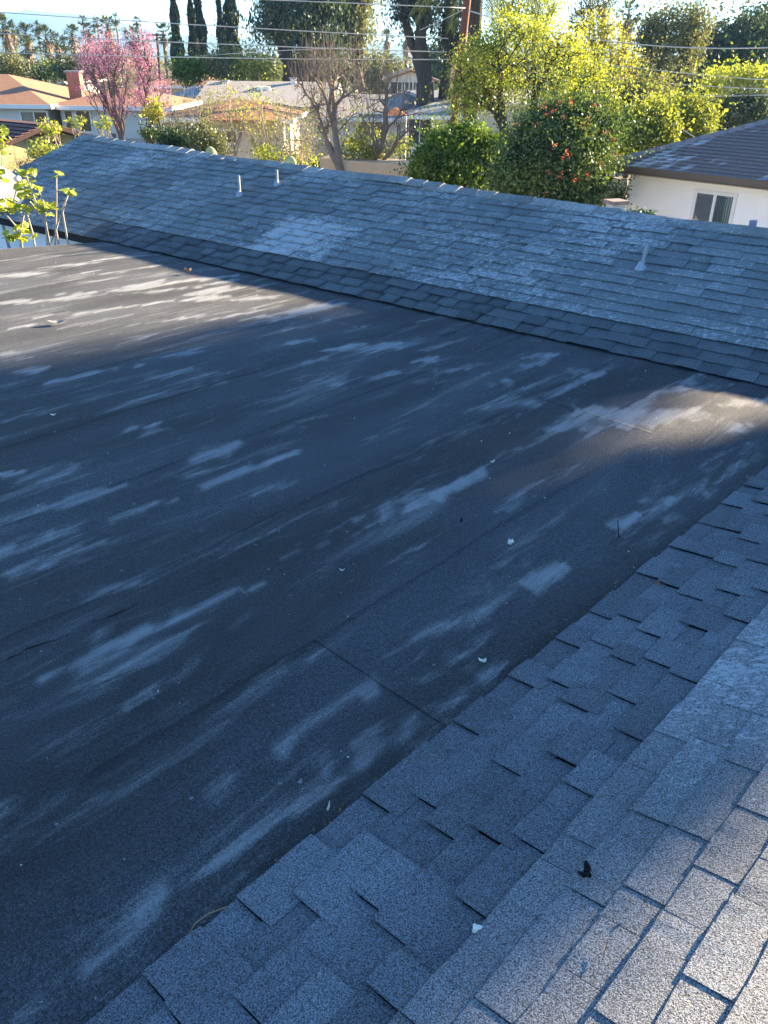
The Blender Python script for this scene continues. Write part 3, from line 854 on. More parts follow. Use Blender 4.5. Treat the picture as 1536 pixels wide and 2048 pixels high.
def roof_block(root, fr, x0, x1, y0, y1, ze, zr, kind, mat, over=.45, hip=None, th=.14, trim=M_white, ridge='x', wall=M_wall_w, eave=None):
    """walls and a gable or hip roof over the local rectangle"""
    b = MB(); X0, X1, Y0, Y1 = x0-over, x1+over, y0-over, y1+over
    w_ = MB()
    pts = [(x0, y0), (x1, y0), (x1, y1), (x0, y1)]
    for i in range(4):
        a_, c_ = pts[i], pts[(i+1) % 4]; w_.poly([fr(*a_, -.1), fr(*c_, -.1), fr(*c_, ze), fr(*a_, ze)])
    dz = (zr-ze)
    if ridge == 'x':
        ym = (y0+y1)/2; hx = hip if hip is not None else 0; k_ = dz/((Y1-Y0)/2)
        A, B = fr(X0+hx, ym, zr), fr(X1-hx, ym, zr); E_ = [fr(X0, Y0, ze), fr(X1, Y0, ze), fr(X1, Y1, ze), fr(X0, Y1, ze)]
        polys = [[E_[0], E_[1], B, A], [E_[2], E_[3], A, B]]
        if hip: polys += [[E_[1], E_[2], B], [E_[3], E_[0], A]]
        else:
            zz = ze + (over)*k_
            for xx in (x0, x1): w_.poly([fr(xx, y0, ze), fr(xx, y1, ze), fr(xx, ym, zr-.1)])
    else:
        xm = (x0+x1)/2; hx = hip if hip is not None else 0
        A, B = fr(xm, Y0+hx, zr), fr(xm, Y1-hx, zr); E_ = [fr(X0, Y0, ze), fr(X1, Y0, ze), fr(X1, Y1, ze), fr(X0, Y1, ze)]
        polys = [[E_[0], A, B, E_[3]], [E_[1], E_[2], B, A]]
        if hip: polys += [[E_[0], E_[1], A], [E_[2], E_[3], B]]
        else:
            for yy in (y0, y1): w_.poly([fr(x0, yy, ze), fr(x1, yy, ze), fr(xm, yy, zr-.1)])
    w_.build('wall', wall, root)
    for P_ in polys:
        b.slab(P_, th)
    r_ = b.build('roof', mat, root)
    t = MB(); e = [E_[0], E_[1], E_[2], E_[3]]
    for i in range(4):
        if not hip and ((ridge == 'x' and i in (1, 3)) or (ridge == 'y' and i in (0, 2))): continue
        a_, c_ = e[i], e[(i+1) % 4]; t.slab([a_ - UP*(th+.002), c_ - UP*(th+.002), c_ + UP*.02, a_ + UP*.02], .03)
    if not hip:
        for (p_, q_, r2) in (((E_[0], A, E_[3]), (E_[1], B, E_[2])) if ridge == 'x' else ((E_[0], A, E_[1]), (E_[3], B, E_[2]))):
            pass
    t.build('fascia', trim, root)
    return r_, A, B, E_

def chimney(root, fr, x, y, z0, z1, sx=.7, sy=.5, mat=None, capm=None):
    b = MB(); b.box(fr(x, y, (z0+z1)/2), (sx, sy, z1-z0), math.atan2((fr(1,0,0)-fr(0,0,0)).y, (fr(1,0,0)-fr(0,0,0)).x))
    c_ = b.build('chimney', mat or M_brick, root)
    b = MB(); b.box(fr(x, y, z1+.04), (sx+.12, sy+.12, .08), math.atan2((fr(1,0,0)-fr(0,0,0)).y, (fr(1,0,0)-fr(0,0,0)).x)); b.build('chimney_cap', capm or M_greyroof, c_)
    return c_

def house_at(name, px, py, D, yaw, label, cat='house'):
    o = W(px, py, D); root = empty(name, Vector((o.x, o.y, 0)), label=label, cat=cat)
    a = R(yaw); ax = Vector((math.cos(a), math.sin(a), 0)); ay = Vector((-math.sin(a), math.cos(a), 0))
    return root, box_frame(o, ax, ay), o
def zat(py, D, px=768): return W(px, py, D).z
def xw(px1, px2, py, D): return (W(px2, py, D) - W(px1, py, D)).x

# white stucco house on the right, brown hip roof
rt, fr, o = house_at('stucco_house', 1262, 345, 19.0, -48, 'white stucco house with a patchy brown hip roof, at the right edge')
ze = zat(343, 19.0, 1262) + .12
wall_h = ze
ME = M_stucco
r_, A, B, E_ = None, None, None, None
b = MB()
WL = 12.0; WDp = 8.0
b.poly([fr(0,0,-.1), fr(WL,0,-.1), fr(WL,0,ze), fr(0,0,ze)]); b.poly([fr(0,WDp,-.1), fr(0,0,-.1), fr(0,0,ze), fr(0,WDp,ze)])
b.poly([fr(WL,0,-.1), fr(WL,WDp,-.1), fr(WL,WDp,ze), fr(WL,0,ze)]); b.poly([fr(0,WDp,-.1), fr(0,WDp,ze), fr(WL,WDp,ze), fr(WL,WDp,-.1)])
b.build('wall', M_stucco, rt)
ov = .50; zr = ze + 1.7; zov = ze + .02
hx = (WDp+2*ov)/2
Ar, Br = fr(-ov+hx, WDp/2, zr), fr(WL+ov-hx, WDp/2, zr)
Ec = [fr(-ov,-ov,zov), fr(WL+ov,-ov,zov), fr(WL+ov,WDp+ov,zov), fr(-ov,WDp+ov,zov)]
def patchy_brown():
    M = NM('roof_brown_patchy'); p = M.pos(); r = M.rnd()
    n = M.noise(p, 25, 3, .7); reg = M.noise(p, .5, 3, .5, .3)
    a = math.atan2((fr(1,0,0)-fr(0,0,0)).y, (fr(1,0,0)-fr(0,0,0)).x)
    br = M.n('TexBrick'); M.l(M.mapping(p, (0, 0, -a), (1, 1, 1)), br.inputs['Vector'])
    v = M.math('MULTIPLY_ADD', n, .8, .6)
    hs = M.n('HueSaturation'); hs.inputs['Color'].default_value = (.18, .145, .14, 1); M.val(hs.inputs['Value'], v)
    vo = M.n('TexVoronoi'); M.l(M.mapping(p, (0, 0, -a), (2.2, 6.6, 0)), vo.inputs['Vector']); vo.inputs['Scale'].default_value = 1; vo.distance = 'CHEBYCHEV'; vo.inputs['Randomness'].default_value = .25
    vc_ = M.n('SeparateColor'); M.l(vo.outputs['Color'], vc_.inputs[0])
    pick = M.math('ADD', M.math('MULTIPLY', vc_.outputs[0], .45), M.math('MULTIPLY', reg, 1.1))
    k = M.math('MULTIPLY', M.smooth(pick, .80, .86), M.smooth(vo.outputs['Distance'], .45, .34))
    k = M.math('MULTIPLY', k, M.smooth(M.noise(p, 30, 4, .7), .30, .5))
    c = M.mix(M.math('MULTIPLY', k, .8), hs.outputs[0], (.52, .54, .58)); M.bsdf(c, .9, M.bump(n, .5, .01)); return M.m
M_patchy = patchy_brown()
rb = MB()
for P_ in ([Ec[0], Ec[1], Br, Ar], [Ec[1], Ec[2], Br], [Ec[2], Ec[3], Ar, Br], [Ec[3], Ec[0], Ar]): rb.slab([p - UP*.02 for p in P_], .10)
roof = rb.build('roof', simple('roof_deck_brown', (.07, .05, .045), .9), rt)
# courses of the two slopes in view: each course one stepped board of shingles
def courses(a, b_, c, d, n, parent, mat, name='shingle_course', lift=.022):
    """between eave a-b and ridge d-c (d above a, c above b); overlapping thin courses"""
    nn = (b_-a).cross(d-a).normalized(); nn = nn if nn.z > 0 else -nn
    for i in range(n):
        t0, t1 = i/n, min(1, (i+1.15)/n)
        l0, r0, l1, r1 = a.lerp(d, t0), b_.lerp(c, t0), a.lerp(d, t1), b_.lerp(c, t1)
        q = MB(); q.slab([l0 + nn*(lift+.006), r0 + nn*(lift+.006), r1 + nn*.004, l1 + nn*.004], .012, nn); q.build(name, mat, parent)
courses(Ec[0], Ec[1], Br, Ar, 32, roof, M_patchy)
courses(Ec[3], Ec[0], Ar, Ar, 32, roof, M_patchy)
# hip caps
def caps(a, b_, parent, mat, step=.3, wd=.16, name='ridge_cap'):
    L_ = (b_-a).length; d = (b_-a).normalized(); sdv = d.cross(UP).normalized(); n = int(L_/step)
    me = None
    for i in range(n):
        if me is None:
            q = MB()
            for sg in (-1, 1):
                q.slab([Vector((0,0,.035)), d*(step*1.2) + Vector((0,0,.02)), d*(step*1.2) + sdv*sg*wd - UP*.05, sdv*sg*wd - UP*.035], .012)
            me = q.mesh(name); me.materials.append(mat)
        o_ = bpy.data.objects.new(name, me); COL.objects.link(o_); o_.parent = parent
        o_.location = a + d*(i*step) - bpy_mw.get(parent.name, Vector())
M_capb = simple('hip_cap_bleached', (.24, .20, .20), .9, .5, 7)
caps(Ec[0] + UP*.02, Ar + UP*.02, roof, M_capb); caps(Ar + UP*.02, Br + UP*.02, roof, M_capb)
gt = MB()
for i in (0, 3, 1):
    a_, c_ = Ec[i], Ec[(i+1) % 4]; dd = (c_-a_).normalized(); nn = dd.cross(UP)
    gt.slab([a_ + nn*.06 + UP*.03, c_ + nn*.06 + UP*.03, c_ + nn*.06 - UP*.10, a_ + nn*.06 - UP*.10], .10, nn)
gt.build('gutter', simple('brown_gutter', (.10, .075, .06), .6, .1), rt)
sf = MB(); sf.slab([fr(-ov,-ov,ze-.10), fr(WL+ov,-ov,ze-.10), fr(WL+ov,0,ze-.10), fr(-ov,0,ze-.10)], .02); sf.build('soffit', simple('soffit_tan', (.34, .28, .21), .8), rt)
# sliding window with curtains
wc = on_plane(1428, 425, fr(0, 0, 0), (fr(0, -1, 0)-fr(0, 0, 0)))
lx = (wc - fr(0, 0, 0)).dot((fr(1,0,0)-fr(0,0,0)).normalized())
pT = on_plane(1396, 380, fr(0, 0, 0), (fr(0, -1, 0)-fr(0, 0, 0))).z
wx0 = (on_plane(1395, 382, fr(0,0,0), (fr(0,-1,0)-fr(0,0,0))) - fr(0,0,0)).dot((fr(1,0,0)-fr(0,0,0)))
wx1 = (on_plane(1470, 388, fr(0,0,0), (fr(0,-1,0)-fr(0,0,0))) - fr(0,0,0)).dot((fr(1,0,0)-fr(0,0,0)))
M_curt = simple('curtain_grey', (.20, .21, .24), .9, .2, 9)
def clear_glass():
    M = NM('clear_glass'); g_ = M.n('BsdfGlossy'); g_.inputs['Roughness'].default_value = .02
    t_ = M.n('BsdfTransparent'); t_.inputs[0].default_value = (.75, .8, .8, 1); fz = M.n('Fresnel'); fz.inputs[0].default_value = 1.6
    mx = M.n('MixShader'); M.l(M.math('ADD', fz.outputs[0], .10), mx.inputs[0]); M.l(t_.outputs[0], mx.inputs[1]); M.l(g_.outputs[0], mx.inputs[2]); M.l(mx.outputs[0], M.out.inputs[0]); return M.m
M_clear = clear_glass()
wx0 += .02; wd_ = wx1-wx0
wnd = window(rt, fr, (wx0+wx1)/2, pT-.75, wd_, 1.4, 0, 2, [M_clear, M_clear], mullw=.06)
# pleated curtains, and a dark sheet painted like an unlit room, behind the panes
q = MB()
def zig(x0, x1, yy, amp, n):
    P_ = []
    for i in range(n+1): P_.append((x0 + (x1-x0)*i/n, yy + (amp if i % 2 else 0)))
    for (xa, ya), (xb, yb) in zip(P_[:-1], P_[1:]): q.poly([fr(xa, ya, pT-1.45), fr(xb, yb, pT-1.45), fr(xb, yb, pT-.05), fr(xa, ya, pT-.05)])
zig(wx0, wx0+wd_*.47, -.006, .003, 14)
q.build('curtain', M_curt, wnd)
q = MB(); zig(wx0+wd_*.80, wx1, -.0055, .003, 6); q.build('curtain', simple('curtain_pale', (.38, .44, .38), .9), wnd)
q = MB(); q.poly([fr(wx0, -.0035, pT-1.45), fr(wx1, -.0035, pT-1.45), fr(wx1, -.0035, pT-.05), fr(wx0, -.0035, pT-.05)]); q.build('backing', simple('unlit_room_paint', (.05, .08, .07), .9, .6, 3), wnd)

# orange roofed house, left
rt, fr, o = house_at('orange_roof_house', 0, 212, 38, 0, 'white house with an orange shingle roof and brick chimney, behind the pink tree')
ze = zat(210, 37.6, 60); ex = lambda px, D=38: W(px, 212, D).x - o.x
zr = zat(149, 41.5, 30)
roof_block(rt, fr, ex(-260), ex(88), 0, 8, ze, zr, 'hip', M_orange, .45, hip=3.4)
zr2 = zat(179, 39.6, 200)
roof_block(rt, fr, ex(108), ex(318), .6, 6.2, ze-.05, zr2, 'hip', M_orange, .5, hip=2.4)
chimney(rt, fr, ex(143, 40), 3.0, ze, zat(145, 41, 143), .58, .5)
for (a_, c_, t_, bt, gl) in ((39, 90, 224, 250, [M_glassg, M_glass]),):
    window(rt, fr, (ex(a_)+ex(c_))/2, (zat(t_, 38, a_)+zat(bt, 38, a_))/2, ex(c_)-ex(a_), zat(t_, 38, a_)-zat(bt, 38, a_), 0, 2, gl)
for a_, c_ in ((117, 131), (141, 167)):
    window(rt, fr, (ex(a_)+ex(c_))/2, (zat(222, 38.6, a_)+zat(262, 38.6, a_))/2, ex(c_)-ex(a_), zat(222, 38.6, a_)-zat(262, 38.6, a_), .6, 1, [M_glass])
# picket gate beside it
g0 = W(228, 262, 37.5); g1 = W(292, 262, 37.5)
rt = empty('picket_gate', Vector((g0.x, g0.y, 0)), label='brown picket gate beside the pink tree trunk', cat='gate')
L_ = (g1-g0).length; pm = simple('gate_wood', (.16, .13, .11), .9, .3, 6)
b = MB(); b.box((g0.x, g0.y, 1.0), (.1, .1, 2.0)); b.build('post', pm, rt); b = MB(); b.box((g1.x, g1.y, 1.0), (.1, .1, 2.0)); b.build('post', pm, rt)
pk = MB(); pk.box((0, 0, .95), (.09, .025, 1.75)); pkm = pk.mesh('slat'); pkm.materials.append(simple('picket_pale', (.36, .33, .29), .9, .3, 6))
for i in range(12): o_ = link('slat', pkm, None, rt, loc=(g0.x + L_*(i+.7)/12.5, g0.y-.03, 0))
b = MB(); b.box(((g0.x+g1.x)/2, g0.y+.02, .5), (L_, .04, .09)); b.box(((g0.x+g1.x)/2, g0.y+.02, 1.5), (L_, .04, .09)); b.build('rail', pm, rt)

# brown roofed bungalow behind the sparse shrubs
rt, fr, o = house_at('brown_roof_house', 320, 240, 33, 0, 'beige bungalow with a brown hip roof behind the sparse yellow shrubs')
ex = lambda px, D=33: W(px, 240, D).x - o.x
ze = zat(236, 32.6, 330); zr = zat(197, 36, 430)
roof_block(rt, fr, ex(322), ex(565), 0, 7, ze, zr, 'hip', M_brown, .45, hip=2.6, wall=M_wall_b)
for a_, c_, t_, bt in ((318+4, 330, 256, 280), (372, 392, 256, 280), (430, 470, 262, 285)):
    window(rt, fr, (ex(a_)+ex(c_))/2, (zat(t_, 33, a_)+zat(bt, 33, a_))/2, ex(c_)-ex(a_), zat(t_, 33, a_)-zat(bt, 33, a_), 0, 2)
# rust coloured front gable of it
r2 = MB(); pa = fr(ex(425), -.9, zr+.02); 
r2.slab([fr(ex(410), -.95, ze+.0), fr(ex(565), -.95, ze+.0), fr(ex(500), 3.2, zr-.05), fr(ex(437), 3.2, zr-.05)], .1); r2.build('porch_roof', M_rust, rt)

# long grey roof
rt, fr, o = house_at('grey_roof_house', 400, 215, 47, 0, 'long low house with a grey shingle roof behind the brown roofed bungalow')
ex = lambda px, D=47: W(px, 215, D).x - o.x
ze = zat(214, 46.6, 450); zr = zat(162, 52, 500)
roof_block(rt, fr, ex(398), ex(655), 0, 10, ze, zr, 'gable', M_greyroof, .4, wall=M_wall_b)
roof_block(rt, fr, ex(300), ex(396), 1.5, 9, ze-.1, zat(172, 51, 380), 'hip', M_blueroof, .4, hip=1.6, wall=M_wall_b)  # shaded wing of the grey roof, its shade put into the blue grey colour
chimney(rt, fr, ex(457, 52), 4.6, ze, zat(163, 52, 457), .3, .3, M_white)
chimney(rt, fr, ex(590, 52), 4.6, ze, zat(158, 52, 590), .3, .3, M_white)
b = MB(); b.box(fr(ex(512), 3.3, zat(176, 50, 512)-.08), (.7, .6, .3)); b.build('skylight', M_white, rt)
# brown roof further back
rt, fr, o = house_at('low_brown_house', 310, 168, 64, 0, 'low house with a plain brown roof in front of the cypresses')
ex = lambda px, D=64: W(px, 168, D).x - o.x
roof_block(rt, fr, ex(302), ex(425), 0, 9, zat(172, 64, 350), zat(141, 68, 350), 'hip', M_brown, .5, hip=3.0, wall=M_wall_b)
rt, fr, o = house_at('terracotta_roof_house', 60, 150, 66, 0, 'distant house with a flat orange roof below the palms at left')
ex = lambda px, D=66: W(px, 150, D).x - o.x
roof_block(rt, fr, ex(55), ex(118), 0, 9, zat(163, 66, 90), zat(136, 70, 90), 'hip', M_orange, .5, hip=3.0, wall=M_wall_b)
# slate roof house in the middle
rt, fr, o = house_at('slate_roof_house', 740, 235, 41, 0, 'white walled house with a blue grey roof behind the bare tree')
ex = lambda px, D=41: W(px, 235, D).x - o.x
ze = zat(232, 40.6, 850); zr = zat(181, 45, 860)
roof_block(rt, fr, ex(820), ex(930), 0, 9, ze, zr, 'hip', M_blueroof, .4, hip=3.1, wall=M_wall_w)
roof_block(rt, fr, ex(650), ex(815), 1.2, 8, ze-.2, zat(190, 44.5, 740), 'gable', M_greyroof, .4, wall=M_wall_w)
window(rt, fr, ex(840), zat(262, 41, 840), 1.0, 1.0, 0, 2); window(rt, fr, ex(905), zat(258, 41, 905), .5, .8, 0, 1)
window(rt, fr, ex(740), zat(252, 42, 740), 1.1, 1.0, 1.2, 2)
# small orange canopy
p = W(788, 238, 36); rt = empty('orange_canopy', Vector((p.x, p.y, 0)), label='small orange garden canopy seen through the bare tree', cat='canopy')
mo = simple('canopy_orange', (.62, .20, .06), .8, .1); b = MB(); top = W(790, 213, 36); e = [W(768, 232, 35.2), W(812, 230, 35.2), W(812, 228, 37), W(768, 230, 37)]
for i in range(4): b.poly([e[i], e[(i+1) % 4], top])
b.build('canopy_cloth', mo, rt)
for i in range(4):
    b = MB(); b.tube([Vector((e[i].x, e[i].y, 0)), e[i]], .03, 5); b.build('post', M_white, rt)
# white gabled house further back
rt, fr, o = house_at('gabled_house', 822, 180, 62, 0, 'distant white gabled house with an orange roof between the tall trunks')
ex = lambda px, D=62: W(px, 180, D).x - o.x
roof_block(rt, fr, ex(775), ex(868), 0, 14, zat(160, 62, 820), zat(139, 62, 820), 'gable', M_orange, .35, ridge='y', wall=M_wall_w)
for a_ in (795, 818, 840): window(rt, fr, ex(a_), zat(176, 62, a_), .9, .7, 0, 2)
rt, fr, o = house_at('tan_roof_house', 930, 205, 58, 0, 'low tan house seen between the trunks of the big spring green tree')
ex = lambda px, D=58: W(px, 205, D).x - o.x
roof_block(rt, fr, ex(940), ex(1080), 0, 9, zat(205, 58, 960), zat(178, 62, 960), 'gable', M_greyroof, .4, wall=M_wall_b)

# yellow shed at left
rt, fr, o = house_at('yellow_shed', 75, 250, 20.5, 0, 'yellow board shed with a brown roof and louvred vent, at the left edge', 'shed')
pk_ = W(83, 250, 20); a = math.atan2(.788, .616); sxv = Vector((.616, .788, 0)); syv = Vector((-.788, .616, 0))
fr = box_frame(Vector((pk_.x, pk_.y, 0)), sxv, syv); HWD = 2.9; PT = .30; zt = pk_.z - .04; LG = 5.0
b = MB(); zl = zt - HWD*PT
b.poly([fr(-HWD,0,0), fr(HWD,0,0), fr(HWD,0,zl), fr(0,0,zt), fr(-HWD,0,zl)]); b.poly([fr(-HWD,LG,0), fr(-HWD,0,0), fr(-HWD,0,zl), fr(-HWD,LG,zl)]); b.poly([fr(HWD,0,0), fr(HWD,LG,0), fr(HWD,LG,zl), fr(HWD,0,zl)])
wl = b.build('wall', M_wall_y, rt); nf = -syv
x = -HWD + .02
while x < HWD - .05:                                       # vertical siding boards on the gable
    x2 = min(x + .30, HWD - .02); zz = lambda q_: zt - abs(q_)*PT - .02
    q = MB(); pts = [fr(x+.006,-.016,.05), fr(x2-.006,-.016,.05), fr(x2-.006,-.016,zz(x2))]
    if x < 0 < x2: pts.append(fr(0,-.016,zz(0)))
    pts.append(fr(x+.006,-.016,zz(x))); q.slab(pts, .014, nf); q.build('board', M_wall_y, wl); x = x2
rf = empty('roof', (0, 0, 0), parent=rt)
ov = .25; e0 = -.35; zz_ = zt + .09
PL, PR, PT0 = fr(-HWD-ov, e0, zz_-(HWD+ov)*PT), fr(HWD+ov, e0, zz_-(HWD+ov)*PT), fr(0, e0, zz_); dy = syv*(LG+.7)
b = MB(); b.slab([PL, PT0, PT0+dy, PL+dy], .08); b.slab([PT0+sxv*.004, PR, PR+dy, PT0+dy+sxv*.004], .08); b.build('deck', simple('shed_roof_deck', (.05, .03, .03), .9), rf)
M_shedroof = simple('shed_roof_brown', (.15, .075, .065), .9, .35, 9)
courses(PL, PL+dy, PT0+dy, PT0, 18, rf, M_shedroof, lift=.03); courses(PR, PR+dy, PT0+dy, PT0, 18, rf, M_shedroof, lift=.03)
vp = on_plane(92, 284, fr(0, 0, 0), nf); vx, vz = (vp - fr(0, 0, vp.z)).dot(sxv), vp.z
b = MB()
for a_, c_, sx, sz in ((-.33, 0, .06, .50), (.33, 0, .06, .50), (0, .25, .72, .06), (0, -.25, .72, .06)): b.box(fr(vx+a_, -.04, vz+c_), (sx, .05+abs(c_)*.01, sz), a)
vf = b.build('vent', simple('vent_frame', (.30, .24, .14), .8), rt)
for i in range(5):
    q = MB(); z0 = vz-.21+i*.085; q.slab([fr(vx-.29,-.035,z0), fr(vx+.29,-.035,z0), fr(vx+.29,-.01,z0+.06), fr(vx-.29,-.01,z0+.06)], .01); q.build('slat', M_wall_y if i % 2 else M_brown, vf)

# fences and walls
def fence(name, a, b_, h, label, mat, bw=.18, cat='fence', gap=.008):
    root = empty(name, Vector((a.x, a.y, 0)), label=label, cat=cat); d = (b_-a); d.z = 0; L_ = d.length; d.normalize(); n = UP.cross(d); k_ = int(L_/bw)
    q = MB(); q.slab([Vector((0,0,.03)) + n*.0, d*(bw-gap) + UP*.03, d*(bw-gap) + UP*h, UP*h], .02, n); me = q.mesh('board'); me.materials.append(mat)
    for i in range(min(k_, 90)): link('board', me, None, root, loc=Vector((a.x, a.y, 0)) + d*(i*bw) + UP*random.uniform(-.02, .02))
    q = MB()
    for z in (.4, h-.3): q.slab([Vector((a.x, a.y, z-.05)) + n*.05, Vector((b_.x, b_.y, z-.05)) + n*.05, Vector((b_.x, b_.y, z+.05)) + n*.05, Vector((a.x, a.y, z+.05)) + n*.05], .04, n)
    q.build('rail', mat, root)
    return root
fence('board_fence', W(1150, 350, 21.5), W(1262, 350, 20.5), zat(352, 21, 1230), 'pale yellow board fence between the red flowered bush and the white house', simple('fence_cream', (.46, .42, .30), .9, .15, 3))
fence('back_fence', W(640, 330, 27), W(830, 330, 27), 1.35, 'weathered grey fence under the bare tree', simple('fence_grey', (.20, .18, .17), .9, .3, 4), .14)
pw0, pw1 = W(640, 330, 24), W(835, 335, 22.5)
rt = empty('garden_wall', Vector((pw0.x, pw0.y, 0)), label='low sunlit tan garden wall with a flat top beyond the ridge', cat='wall')
b = MB(); hz = zat(326, 23, 740); b.slab([Vector((pw0.x, pw0.y, hz)), Vector((pw1.x, pw1.y, hz)), Vector((pw1.x+.2, pw1.y+1.1, hz)), Vector((pw0.x+.2, pw0.y+1.1, hz))], hz, UP); b.build('wall_block', simple('tan_render', (.50, .38, .26), .9, .15, 3), rt)

# ------------------------------------------------------------------ trees and shrubs
def gb(px, D, z=0): p = W(px, 200, D); return (p.x, p.y, z)
# shade trees standing to the right, out of the picture, whose crowns darken the roofs
def sun_pt(s_, c_, z):
    a = R(SUN_AZ); return np.array([s_*math.cos(a) - c_*math.sin(a), s_*math.sin(a) + c_*math.cos(a), z])
def shade_tree(label, s_, lobes, seed, nleaf, leaf):
    rng = np.random.default_rng(seed); P = []; T = []
    tot = sum(l_[2]*l_[3] for l_ in lobes)
    for (c_, z, rc, rz, rs) in lobes:
        n = int(nleaf*rc*rz/tot); d = rng.normal(0, 1, (n//10, 3)); d /= np.linalg.norm(d, axis=1, keepdims=True); r = rng.uniform(.1, 1, len(d))**(1/2.2)
        a = R(SUN_AZ); e1 = np.array([-math.sin(a), math.cos(a), 0]); e2 = np.array([math.cos(a), math.sin(a), 0])
        q = sun_pt(s_, c_, z) + (d[:, :1]*r[:, None]*rc)*e1 + (d[:, 1:2]*r[:, None]*rs)*e2 + (d[:, 2:3]*r[:, None]*rz)*np.array([0, 0, 1])
        P.append(clumpy(q, rng, 10, .16)); T.append(q[:60])
    P = np.concatenate(P); T = np.concatenate(T); cc = np.mean([l_[0] for l_ in lobes]); base = sun_pt(s_, cc, 0)
    root = empty('shade_tree', Vector(base), label=label, cat='tree')
    V, F = leaves_np(P, leaf, rng, .6); link('foliage', mesh_np('foliage', V, F), L_green, root, loc=(0, 0, 0))
    s2, _ = grow(base, T, rng, .018, .5, .42); V, F = tubes_np(s2, 5); link('trunk', mesh_np('trunk', V, F, True), M_bark, root, loc=(0, 0, 0))
shade_tree('large leafy tree beyond the right edge that shades the flat roof', 24, [(5.35, 8.4, 1.6, 2.6, 2.0), (4.6, 9.6, 1.5, 2.6, 2.0), (5.6, 10.8, 1.3, 2.0, 1.6), (4.2, 7.6, .8, 1.6, 1.5), (3.8, 10.6, 1.0, 1.6, 1.5)], 31, 40000, .15)
shade_tree('second leafy tree beyond the right edge, nearer the corner of the roof', 23, [(1.8, 9.0, 1.0, 2.4, 1.5), (2.3, 10.6, .9, 1.8, 1.5), (1.38, 10.2, .78, 2.0, 1.4), (3.15, 9.75, .95, 1.6, 1.4), (2.2, 7.6, .6, 1.2, 1.2)], 32, 36000, .15)

# pink redbud
tree('redbud_tree', [gb(258, 29.5), gb(272, 29.7), gb(262, 30.2)], [(240, 165, 88, 80, 30, 3), (215, 120, 55, 45, 30, 1.2), (288, 105, 28, 45, 30, 1), (185, 125, 32, 45, 30.5, .7), (305, 190, 40, 50, 29.6, 1)],
     900, 'pink blossoming tree with bare upright twigs in front of the orange roof', 'tree', M_twigp, L_pink, 8, .042, .035, .006, 1, first=.3, whips=.65, foliage='blossoms')
# bare pale tree in the middle
tree('bare_tree', [gb(695, 23.5)], [(700, 170, 115, 90, 24, 3), (770, 200, 75, 60, 24, 1.6), (650, 130, 50, 55, 24, 1.2), (640, 230, 50, 50, 24, .8), (780, 280, 70, 40, 23.6, 1), (620, 170, 40, 60, 24, 1), (830, 240, 40, 30, 24, .4)],
     1050, 'tall bare tree with tan upright twigs in front of the slate roofed house', 'tree', M_twigd, None, 2, .05, .05, .0050, 2, whips=.7, first=.14)
tree('leafy_sapling', gb(655, 25), [(650, 230, 40, 80, 25, 1), (720, 260, 40, 60, 25.5, .8)], 90, 'slender yellow green sapling growing behind the bare tree', 'tree', M_bark, L_yellow, 9, .07, .12, .006, 3)
# big spring green tree
tree('spring_green_tree', [gb(1000, 25)], [(1060, 130, 150, 95, 25.5, 6), (955, 150, 62, 80, 25.5, 1.6), (1180, 190, 75, 65, 26, 1.3), (1030, 55, 60, 28, 25.5, .9), (925, 200, 40, 40, 25.5, .5)],
     1000, 'large spring green tree with dark forked trunks, right of the utility pole', 'tree', M_barkd, L_spring, 19, .075, .14, .007, 4, first=.45)
tree('spring_green_tree', gb(1215, 31), [(1215, 110, 32, 75, 31, 2), (1250, 120, 30, 50, 31, 1), (1190, 60, 30, 40, 31, 1)], 190, 'narrow yellow tree beside the palm right of centre', 'tree', M_bark, L_gold, 22, .09, .16, .007, 5)
# left shrubs, sparse
shr = [((380, 250, 60, 60, 20), L_olive, 'sparse grey shrub with small yellow leaves at the left of the thicket'), ((450, 225, 60, 55, 21, 1), L_yellow, 'sparse twiggy shrub in front of the brown roof, yellow leaf tips'),
       ((520, 240, 60, 65, 20, 1), L_spring, 'sparse yellow green shrub in the middle of the thicket'), ((590, 265, 50, 60, 19, 1), L_olive, 'rangy shrub with pale leaves left of the bare tree')]
for i, (e, lm, lb) in enumerate(shr):
    tree('shrub', gb(e[0], e[4]), [(*e[:5], 1)], 110, lb, 'shrub', M_twig, lm, 5, .05, .07, .0045, 20+i, first=.2, whips=.35)
bush('low_bush', [(345, 282, 26, 18, 19), (375, 290, 25, 14, 19)], 2600, 'small dark green bush behind the ridge at left', 'bush', L_green, .06, 5)
bush('low_bush', [(405, 278, 26, 26, 18.5), (430, 292, 22, 14, 18.5)], 2400, 'olive green bush beside the cactus', 'bush', L_olive, .06, 6)
bush('low_bush', [(545, 312, 40, 12, 19.5), (600, 318, 36, 12, 19.5)], 1200, 'low mixed green bush between the cactus and the bare tree', 'bush', L_spring, .06, 7)
bush('low_bush', [(760, 290, 60, 22, 25), (720, 300, 40, 25, 24)], 3000, 'scrubby yellow green bush under the bare tree', 'bush', L_yellow, .07, 8)
